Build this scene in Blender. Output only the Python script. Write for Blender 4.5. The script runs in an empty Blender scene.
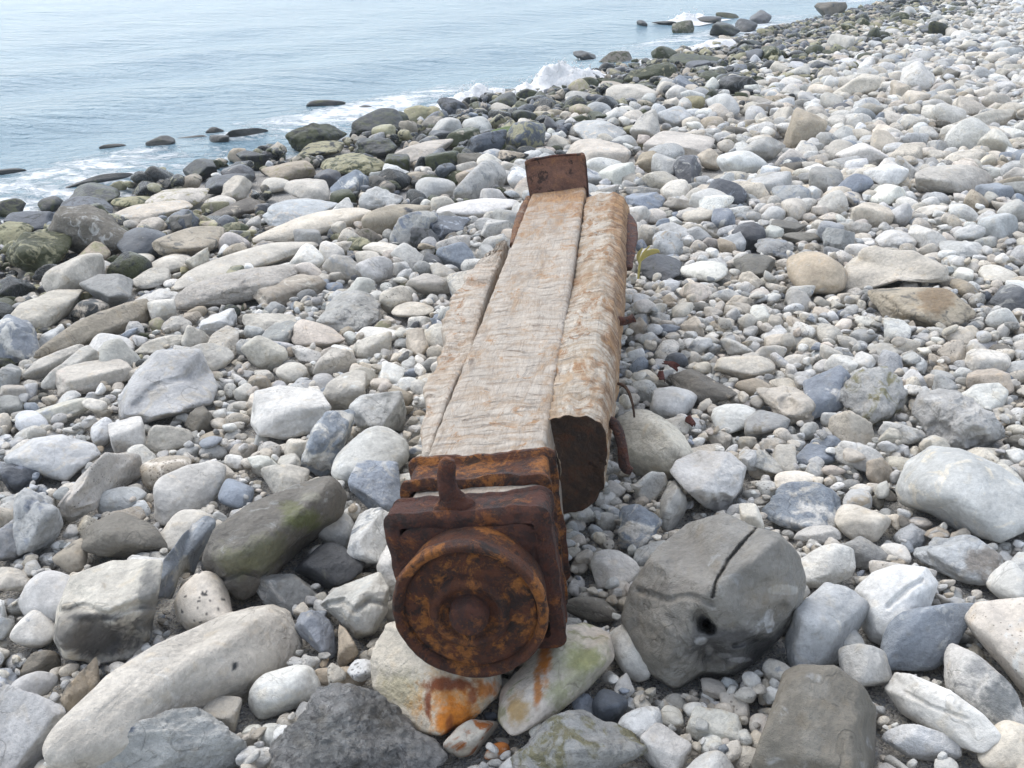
import bpy, math, random
import numpy as np
from mathutils import Vector, Matrix

# ------------------------------------------------------------------ camera model and beach shape
W, H, F = 1024, 768, 1005.0
CAM_Z = 1.6
PITCH = math.atan(464 / F)
CP, SP = math.cos(PITCH), math.sin(PITCH)
RIGHT = np.array([1.0, 0, 0]); FWD = np.array([0, CP, -SP]); UPV = np.array([0, SP, CP])
CAM = np.array([0, 0, CAM_Z])
SEA_Z = -0.355
GX, GY = 0.0465, -0.0300

def ground(x, y):
    return GX * x + GY * y

def ray(px, py):
    return RIGHT * ((px - 512) / F) + UPV * (-(py - 384) / F) + FWD

def project(P):
    d = np.asarray(P) - CAM
    dep = d @ FWD
    return 512 + F * (d @ RIGHT) / dep, 384 - F * (d @ UPV) / dep, dep

def hit_ground(px, py, dz):
    d = ray(px, py)
    t = (dz - CAM_Z) / (d[2] - GX * d[0] - GY * d[1])
    return CAM + d * t, t

def hit_level(px, py, z):
    d = ray(px, py)
    t = (z - CAM_Z) / d[2]
    return CAM + d * t, t

scene = bpy.context.scene
col_ = scene.collection
rng = np.random.default_rng(11)

# ------------------------------------------------------------------ numpy noise
def vnoise(P, seed=0):
    P = np.asarray(P, dtype=np.float64)
    i = np.floor(P).astype(np.int64)
    f = P - i
    u = f * f * (3 - 2 * f)
    out = np.zeros(len(P))
    for dx in (0, 1):
        wx = u[:, 0] if dx else 1 - u[:, 0]
        for dy in (0, 1):
            wy = u[:, 1] if dy else 1 - u[:, 1]
            for dz in (0, 1):
                wz = u[:, 2] if dz else 1 - u[:, 2]
                h = ((i[:, 0] + dx) * 374761393 + (i[:, 1] + dy) * 668265263 + (i[:, 2] + dz) * 1440662683 + seed * 974634777) & 0xffffffff
                h = ((h ^ (h >> 13)) * 1274126177) & 0xffffffff
                h = h ^ (h >> 16)
                out += wx * wy * wz * (h / 4294967295.0)
    return out * 2 - 1

def fbm(P, seed=0, octv=4, rough=0.5):
    P = np.asarray(P, dtype=np.float64)
    s = np.zeros(len(P)); a = 1.0; tot = 0
    for k in range(octv):
        s += a * vnoise(P * (2.03 ** k) + 17.3 * k, seed + k)
        tot += a; a *= rough
    return s / tot

# ------------------------------------------------------------------ icospheres
def icosphere(n):
    t = (1 + 5 ** .5) / 2
    v = [(-1, t, 0), (1, t, 0), (-1, -t, 0), (1, -t, 0), (0, -1, t), (0, 1, t), (0, -1, -t), (0, 1, -t), (t, 0, -1), (t, 0, 1), (-t, 0, -1), (-t, 0, 1)]
    f = [(0, 11, 5), (0, 5, 1), (0, 1, 7), (0, 7, 10), (0, 10, 11), (1, 5, 9), (5, 11, 4), (11, 10, 2), (10, 7, 6), (7, 1, 8), (3, 9, 4), (3, 4, 2), (3, 2, 6), (3, 6, 8), (3, 8, 9), (4, 9, 5), (2, 4, 11), (6, 2, 10), (8, 6, 7), (9, 8, 1)]
    v = [np.array(a) / np.linalg.norm(a) for a in v]
    for _ in range(n - 1):
        cache = {}; nf = []
        def mid(a, b):
            k = (min(a, b), max(a, b))
            if k not in cache:
                m = v[a] + v[b]; v.append(m / np.linalg.norm(m)); cache[k] = len(v) - 1
            return cache[k]
        for a, b, c in f:
            x, y, z = mid(a, b), mid(b, c), mid(c, a)
            nf += [(a, x, z), (b, y, x), (c, z, y), (x, y, z)]
        f = nf
    return np.array(v), np.array(f, dtype=np.int32)

ICO = {n: icosphere(n) for n in (2, 3, 4, 5, 6, 7)}

def rand_dirs(r, n):
    d = r.normal(size=(n, 3))
    return d / np.linalg.norm(d, axis=1)[:, None]

def unit_rock(lod, seed, kind='s', rough=1.0):
    """A stone inscribed in the box -1..1: a soft intersection of random planes, then weathered by noise."""
    r = np.random.default_rng(seed)
    D = ICO[lod][0]
    if kind == 'r':   N = rand_dirs(r, 26); dd = r.uniform(.86, 1.0, 26); p = 7;  amp = .05
    elif kind == 'f': N = rand_dirs(r, 22); dd = r.uniform(.84, 1.0, 22); p = 9; amp = .05
    elif kind == 's': N = rand_dirs(r, 16); dd = r.uniform(.72, 1.0, 16); p = 12; amp = .07
    elif kind == 'a': N = rand_dirs(r, 13); dd = r.uniform(.58, 1.0, 13); p = 26; amp = .07
    elif kind == 'b':
        ax = np.vstack([np.eye(3), -np.eye(3)]) + r.normal(size=(6, 3)) * .16
        N = np.vstack([ax / np.linalg.norm(ax, axis=1)[:, None], rand_dirs(r, 9)])
        dd = np.concatenate([r.uniform(.68, .8, 6), r.uniform(.84, 1.05, 9)]); p = 15; amp = .06
    elif kind == 'l':
        ax = np.vstack([np.eye(3), -np.eye(3)]) + r.normal(size=(6, 3)) * .07
        N = np.vstack([ax / np.linalg.norm(ax, axis=1)[:, None], rand_dirs(r, 12)])
        dd = np.concatenate([r.uniform(.78, .86, 6), r.uniform(.92, 1.1, 12)]); p = 8; amp = .05
    elif kind == 'z': N = rand_dirs(r, 30); dd = r.uniform(.74, .98, 30); p = 60; amp = .06
    else: N = rand_dirs(r, 14); dd = r.uniform(.7, 1.0, 14); p = 9; amp = .14      # 'k' knobbly
    q = np.maximum(0, D @ N.T) / dd
    rad = (q ** p).sum(1) ** (-1.0 / p)
    rad = np.minimum(rad, 1.5)
    V = D * rad[:, None]
    off = r.uniform(-50, 50, 3)
    n = amp * rough * fbm(D * 1.4 + off, seed, 2) * 1.6
    if lod >= 3: n += amp * .35 * rough * fbm(D * 4 + off, seed + 5, 2)
    if lod >= 5: n += amp * .20 * rough * fbm(D * 10 + off, seed + 9, 3)
    if kind in 'akz' and lod >= 4:
        n -= amp * .7 * rough * np.maximum(0, .3 - np.abs(fbm(D * 2.2 + off * 2, seed + 21, 2))) 
    V = V * (1 + n)[:, None]
    for k in range(3):
        lo, hi = V[:, k].min(), V[:, k].max()
        V[:, k] = (V[:, k] - (lo + hi) / 2) / ((hi - lo) / 2)
    return V

# ------------------------------------------------------------------ mesh building
def make_mesh(name, V, faces, mat, smooth=True, attrs=None, parent=None, local=None):
    me = bpy.data.meshes.new(name)
    V = np.ascontiguousarray(V, dtype=np.float32)
    if isinstance(faces, np.ndarray):
        nf, k = faces.shape
        me.vertices.add(len(V)); me.vertices.foreach_set('co', V.ravel())
        me.loops.add(nf * k); me.loops.foreach_set('vertex_index', np.ascontiguousarray(faces, dtype=np.int32).ravel())
        me.polygons.add(nf)
        me.polygons.foreach_set('loop_start', np.arange(0, nf * k, k, dtype=np.int32))
        me.update(calc_edges=True)
    else:
        me.from_pydata(V.tolist(), [], faces)
    me.polygons.foreach_set('use_smooth', np.full(len(me.polygons), smooth))
    for an, (typ, arr) in (attrs or {}).items():
        a = me.attributes.new(an, typ, 'POINT')
        a.data.foreach_set('color' if typ == 'FLOAT_COLOR' else ('vector' if typ == 'FLOAT_VECTOR' else 'value'), np.ascontiguousarray(arr, dtype=np.float32).ravel())
    me.materials.append(mat)
    me.update()
    o = bpy.data.objects.new(name, me)
    col_.objects.link(o)
    if parent: o.parent = parent
    return o

# ------------------------------------------------------------------ materials
class NT:
    def __init__(self, name):
        self.m = bpy.data.materials.new(name); self.m.use_nodes = True
        self.t = self.m.node_tree; self.t.nodes.clear()
        self.out = self.n('ShaderNodeOutputMaterial'); self.b = self.n('ShaderNodeBsdfPrincipled')
        self.l(self.b.outputs[0], self.out.inputs[0])
    def n(self, typ, **kw):
        nd = self.t.nodes.new(typ)
        for k, v in kw.items(): setattr(nd, k, v)
        return nd
    def l(self, a, b): self.t.links.new(a, b)
    def val(self, x, sock):
        if hasattr(x, 'is_linked') or hasattr(x, 'links'): self.l(x, sock)
        else: sock.default_value = x
    def math(self, op, a, b=0.0, clamp=False):
        nd = self.n('ShaderNodeMath', operation=op, use_clamp=clamp)
        self.val(a, nd.inputs[0]); self.val(b, nd.inputs[1]); return nd.outputs[0]
    def noise(self, vec, scale, detail=4, rough=.55, dist=0.0):
        nd = self.n('ShaderNodeTexNoise'); self.l(vec, nd.inputs['Vector'])
        nd.inputs['Scale'].default_value = scale; nd.inputs['Detail'].default_value = detail
        nd.inputs['Roughness'].default_value = rough; nd.inputs['Distortion'].default_value = dist
        return nd.outputs[0]
    def mix(self, fac, a, b, blend='MIX'):
        nd = self.n('ShaderNodeMix', data_type='RGBA', blend_type=blend)
        self.val(fac, nd.inputs[0])
        for x, s in ((a, nd.inputs[6]), (b, nd.inputs[7])):
            if isinstance(x, tuple): s.default_value = (*x, 1) if len(x) == 3 else x
            else: self.l(x, s)
        return nd.outputs[2]
    def ramp(self, x, lo, hi, a=0.0, b=1.0, smooth=True):
        nd = self.n('ShaderNodeMapRange', interpolation_type='SMOOTHSTEP' if smooth else 'LINEAR')
        self.val(x, nd.inputs[0]); nd.inputs[1].default_value = lo; nd.inputs[2].default_value = hi
        nd.inputs[3].default_value = a; nd.inputs[4].default_value = b
        return nd.outputs[0]
    def attr(self, name, out='Color'):
        nd = self.n('ShaderNodeAttribute', attribute_name=name); return nd.outputs[out]
    def scale(self, vec, s):
        nd = self.n('ShaderNodeVectorMath', operation='MULTIPLY'); self.l(vec, nd.inputs[0]); nd.inputs[1].default_value = s
        return nd.outputs[0]
    def bump(self, h, strength, dist=.01, normal=None):
        nd = self.n('ShaderNodeBump'); self.val(strength, nd.inputs['Strength']); nd.inputs['Distance'].default_value = dist
        self.l(h, nd.inputs['Height'])
        if normal: self.l(normal, nd.inputs['Normal'])
        return nd.outputs[0]

def stone_material():
    t = NT('stone')
    tex = t.attr('tex', 'Vector')
    c1 = t.attr('col'); c2 = t.attr('col2'); amt = t.attr('col2', 'Alpha')
    mot = t.attr('col', 'Alpha')
    sep = t.n('ShaderNodeSeparateXYZ'); t.l(t.attr('par', 'Vector'), sep.inputs[0])
    pit, bmp, rgh = sep.outputs
    n1 = t.noise(tex, 9, 5, .6, .3)
    n2 = t.noise(tex, 70, 5, .65)
    n3 = t.noise(tex, 13, 5, .6, .8)
    nf = t.noise(tex, 420, 3, .6)
    thr = t.math('SUBTRACT', .80, t.math('MULTIPLY', amt, .6))
    mask = t.math('MULTIPLY', t.math('SUBTRACT', n3, thr), 11.0, True)
    base = t.mix(mask, c1, c2)
    f1 = t.ramp(n1, .3, .7, .76, 1.16, False); f2 = t.ramp(n2, .3, .7, .80, 1.12, False); f3 = t.ramp(nf, .3, .7, .93, 1.07, False)
    f = t.math('MULTIPLY', t.math('MULTIPLY', f1, f2), f3)
    cc = t.n('ShaderNodeCombineXYZ')
    for k in range(3): t.l(f, cc.inputs[k])
    base = t.mix(1.0, base, cc.outputs[0], 'MULTIPLY')
    # faint warm blotches, as on weathered limestone
    warm = t.ramp(t.noise(tex, 22, 3, .5), .56, .72, 0, .35)
    base = t.mix(warm, base, t.mix(1.0, base, (1.06, .94, .76), 'MULTIPLY'))
    # speckle of broken, crusty or mottled stones
    sp = t.noise(tex, 48, 6, .7, .6)
    base = t.mix(t.math('MULTIPLY', t.ramp(sp, .53, .61), t.math('MULTIPLY', mot, .6)), base, t.mix(1.0, base, (.34, .35, .37), 'MULTIPLY'))
    base = t.mix(t.math('MULTIPLY', t.ramp(t.noise(tex, 33, 6, .7, .4), .54, .62), t.math('MULTIPLY', mot, .7)), base, (.58, .58, .56))
    # pale hairline veins and thin dark cracks
    vn = t.math('ABSOLUTE', t.math('SUBTRACT', t.noise(tex, 7, 3, .5, 1.2), .5))
    vm = t.math('MULTIPLY', t.ramp(vn, .004, .016, 1, 0), t.ramp(t.noise(tex, 5, 2), .5, .62, 0, .45))
    base = t.mix(vm, base, t.mix(1.0, base, (.5, .49, .47), 'MULTIPLY'))
    # pits
    vo = t.n('ShaderNodeTexVoronoi'); t.l(tex, vo.inputs['Vector']); vo.inputs['Scale'].default_value = 85; vo.inputs['Randomness'].default_value = 1
    sel = t.math('MULTIPLY', pit, t.ramp(t.noise(tex, 30, 2), .35, .65, .15, 1.0))
    pm = t.math('SUBTRACT', 1.0, t.ramp(t.math('SUBTRACT', vo.outputs['Distance'], t.math('MULTIPLY', sel, .42)), -.06, .06), True)
    pm = t.math('MULTIPLY', pm, t.math('GREATER_THAN', pit, .02))
    base = t.mix(t.math('MULTIPLY', pm, .62), base, t.mix(1.0, base, (.22, .2, .17), 'MULTIPLY'))
    t.l(base, t.b.inputs['Base Color'])
    t.l(t.math('ADD', rgh, t.ramp(n2, .3, .7, -.08, .08, False), True), t.b.inputs['Roughness'])
    h = t.math('ADD', t.math('MULTIPLY', t.noise(tex, 38, 7, .62), 1.0), t.math('MULTIPLY', nf, .2))
    h = t.math('ADD', h, t.math('MULTIPLY', sp, t.math('MULTIPLY', mot, 1.2)))
    h = t.math('SUBTRACT', h, t.math('MULTIPLY', vm, .3))
    h = t.math('SUBTRACT', h, t.math('MULTIPLY', pm, .35))
    t.l(t.bump(h, t.math('MULTIPLY', bmp, 1.35), .024), t.b.inputs['Normal'])
    return t.m

def rust_material(name, dark, mid, bright, amount, light=None):
    t = NT(name)
    tc = t.n('ShaderNodeTexCoord').outputs['Object']
    n1 = t.noise(tc, 10, 8, .72, .5); n2 = t.noise(tc, 30, 8, .74, .3); n3 = t.noise(tc, 150, 5, .7)
    c = t.mix(t.ramp(n2, .40, .60), dark, mid)
    c = t.mix(t.math('MULTIPLY', t.ramp(n1, .60 - amount * .25, .67 - amount * .22), t.ramp(n2, .40, .56, .1, 1)), c, bright)
    c = t.mix(t.math('MULTIPLY', t.ramp(n3, .55, .66), t.ramp(n1, .40, .55, 0, .8)), c, tuple(min(1, 1.25 * x) for x in bright))
    c = t.mix(t.ramp(t.noise(tc, 18, 7, .72, .6), .54, .62, 0, .85), c, (.018, .012, .011))
    if light: c = t.mix(t.ramp(t.noise(tc, 17, 5, .65), .56, .66, 0, .8), c, light)
    c = t.mix(t.ramp(n3, .42, .68, 0, .5), c, tuple(.40 * x for x in mid))
    t.l(c, t.b.inputs['Base Color'])
    t.b.inputs['Metallic'].default_value = .08
    t.l(t.ramp(n2, .3, .7, .55, .85, False), t.b.inputs['Roughness'])
    h = t.math('ADD', t.math('MULTIPLY', n2, 1.0), t.math('ADD', t.math('MULTIPLY', n1, .8), t.math('MULTIPLY', n3, .25)))
    h = t.math('ADD', h, t.math('MULTIPLY', t.noise(tc, 70, 6, .75), .8))
    t.l(t.bump(h, 1.0, .026), t.b.inputs['Normal'])
    return t.m

def wood_material(name, pale, tan, rusty, grey, brown_amt=.2, white_amt=.3, stain=(2.4, 3.4, 0.0), side_x=None):
    """Local axes: x across, y along the grain, z up."""
    t = NT(name)
    tc = t.n('ShaderNodeTexCoord').outputs['Object']
    warp = t.n('ShaderNodeTexNoise'); t.l(tc, warp.inputs['Vector']); warp.inputs['Scale'].default_value = 6; warp.inputs['Detail'].default_value = 4
    wv = t.n('ShaderNodeVectorMath', operation='MULTIPLY_ADD'); t.l(warp.outputs['Color'], wv.inputs[0]); wv.inputs[1].default_value = (.05, .10, .05); t.l(tc, wv.inputs[2])
    wc = wv.outputs[0]
    grain = t.noise(t.scale(wc, (34, 1.8, 34)), 1, 6, .7, .3)
    fine = t.noise(t.scale(wc, (120, 14, 120)), 1, 5, .7)
    cross = t.noise(t.scale(wc, (8, 38, 11)), 1, 6, .68, .7)
    crack = t.noise(t.scale(wc, (7, 52, 10)), 1, 5, .7, .7)
    blot = t.noise(t.scale(tc, (7, 3.0, 7)), 1, 6, .68, .9)
    blot2 = t.noise(t.scale(tc, (12, 6, 12)), 1.2, 7, .72, .9)
    c = t.mix(t.ramp(blot2, .36, .62), grey, tan)
    c = t.mix(t.ramp(grain, .42, .66, 0, .6), c, tan)
    c = t.mix(t.ramp(grain, .40, .30, 0, .5), c, (.17, .13, .10))
    c = t.mix(t.math('MULTIPLY', t.ramp(blot, .5 - white_amt * .3, .66 - white_amt * .3), t.ramp(cross, .36, .56, .15, 1)), c, pale)
    c = t.mix(t.math('MULTIPLY', t.ramp(blot2, .60 - brown_amt * .35, .70 - brown_amt * .3), t.ramp(cross, .40, .56, .1, .95)), c, rusty)
    cm = t.math('MULTIPLY', t.ramp(crack, .58, .68, 0, .5), t.ramp(blot, .38, .56))
    c = t.mix(cm, c, (.20, .14, .10))
    c = t.mix(t.ramp(fine, .35, .7, 0, .30), c, t.mix(1.0, c, (.45, .40, .36), 'MULTIPLY'))
    kv = t.n('ShaderNodeTexVoronoi'); t.l(t.scale(wc, (5.5, 2.4, 5.5)), kv.inputs['Vector']); kv.inputs['Scale'].default_value = 1.0
    km = t.ramp(kv.outputs['Distance'], .03, .09, .8, 0)
    c = t.mix(km, c, (.07, .045, .03))
    sx = t.n('ShaderNodeSeparateXYZ'); t.l(tc, sx.inputs[0])
    st = t.math('MULTIPLY', t.ramp(t.math('ADD', sx.outputs[1], t.math('MULTIPLY', t.math('SUBTRACT', blot2, .5), 3.2)), stain[0], stain[1]), stain[2])
    c = t.mix(st, c, t.mix(t.ramp(fine, .4, .6), (.27, .125, .045), (.46, .26, .11)))
    if side_x:
        sd = t.math('MULTIPLY', t.ramp(t.math('ADD', sx.outputs[0], t.math('MULTIPLY', t.math('SUBTRACT', blot2, .5), .22)), side_x[0], side_x[1]), .85)
        c = t.mix(sd, c, t.mix(t.ramp(cross, .4, .6), (.17, .085, .04), (.42, .25, .12)))
    t.l(c, t.b.inputs['Base Color'])
    t.b.inputs['Roughness'].default_value = .88
    h = t.math('ADD', t.math('MULTIPLY', grain, 1.0), t.math('ADD', t.math('MULTIPLY', cross, .6), t.math('MULTIPLY', fine, .35)))
    h = t.math('SUBTRACT', h, t.math('ADD', t.math('MULTIPLY', cm, .5), t.math('MULTIPLY', km, .6)))
    t.l(t.bump(h, 1.0, .022), t.b.inputs['Normal'])
    return t.m

STONE = stone_material()
PAL = dict(W=(.70, .685, .64), C=(.615, .57, .49), G=(.53, .525, .50), M=(.345, .345, .33), B=(.30, .33, .37), D=(.10, .103, .108), N=(.205, .19, .16),
           T=(.45, .39, .305), K=(.014, .018, .017), V=(.055, .063, .024), Y=(.34, .315, .19), S=(.095, .107, .125), P=(.62, .555, .48), R=(.42, .14, .028), E=(.12, .17, .05), H=(.255, .248, .228))
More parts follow.
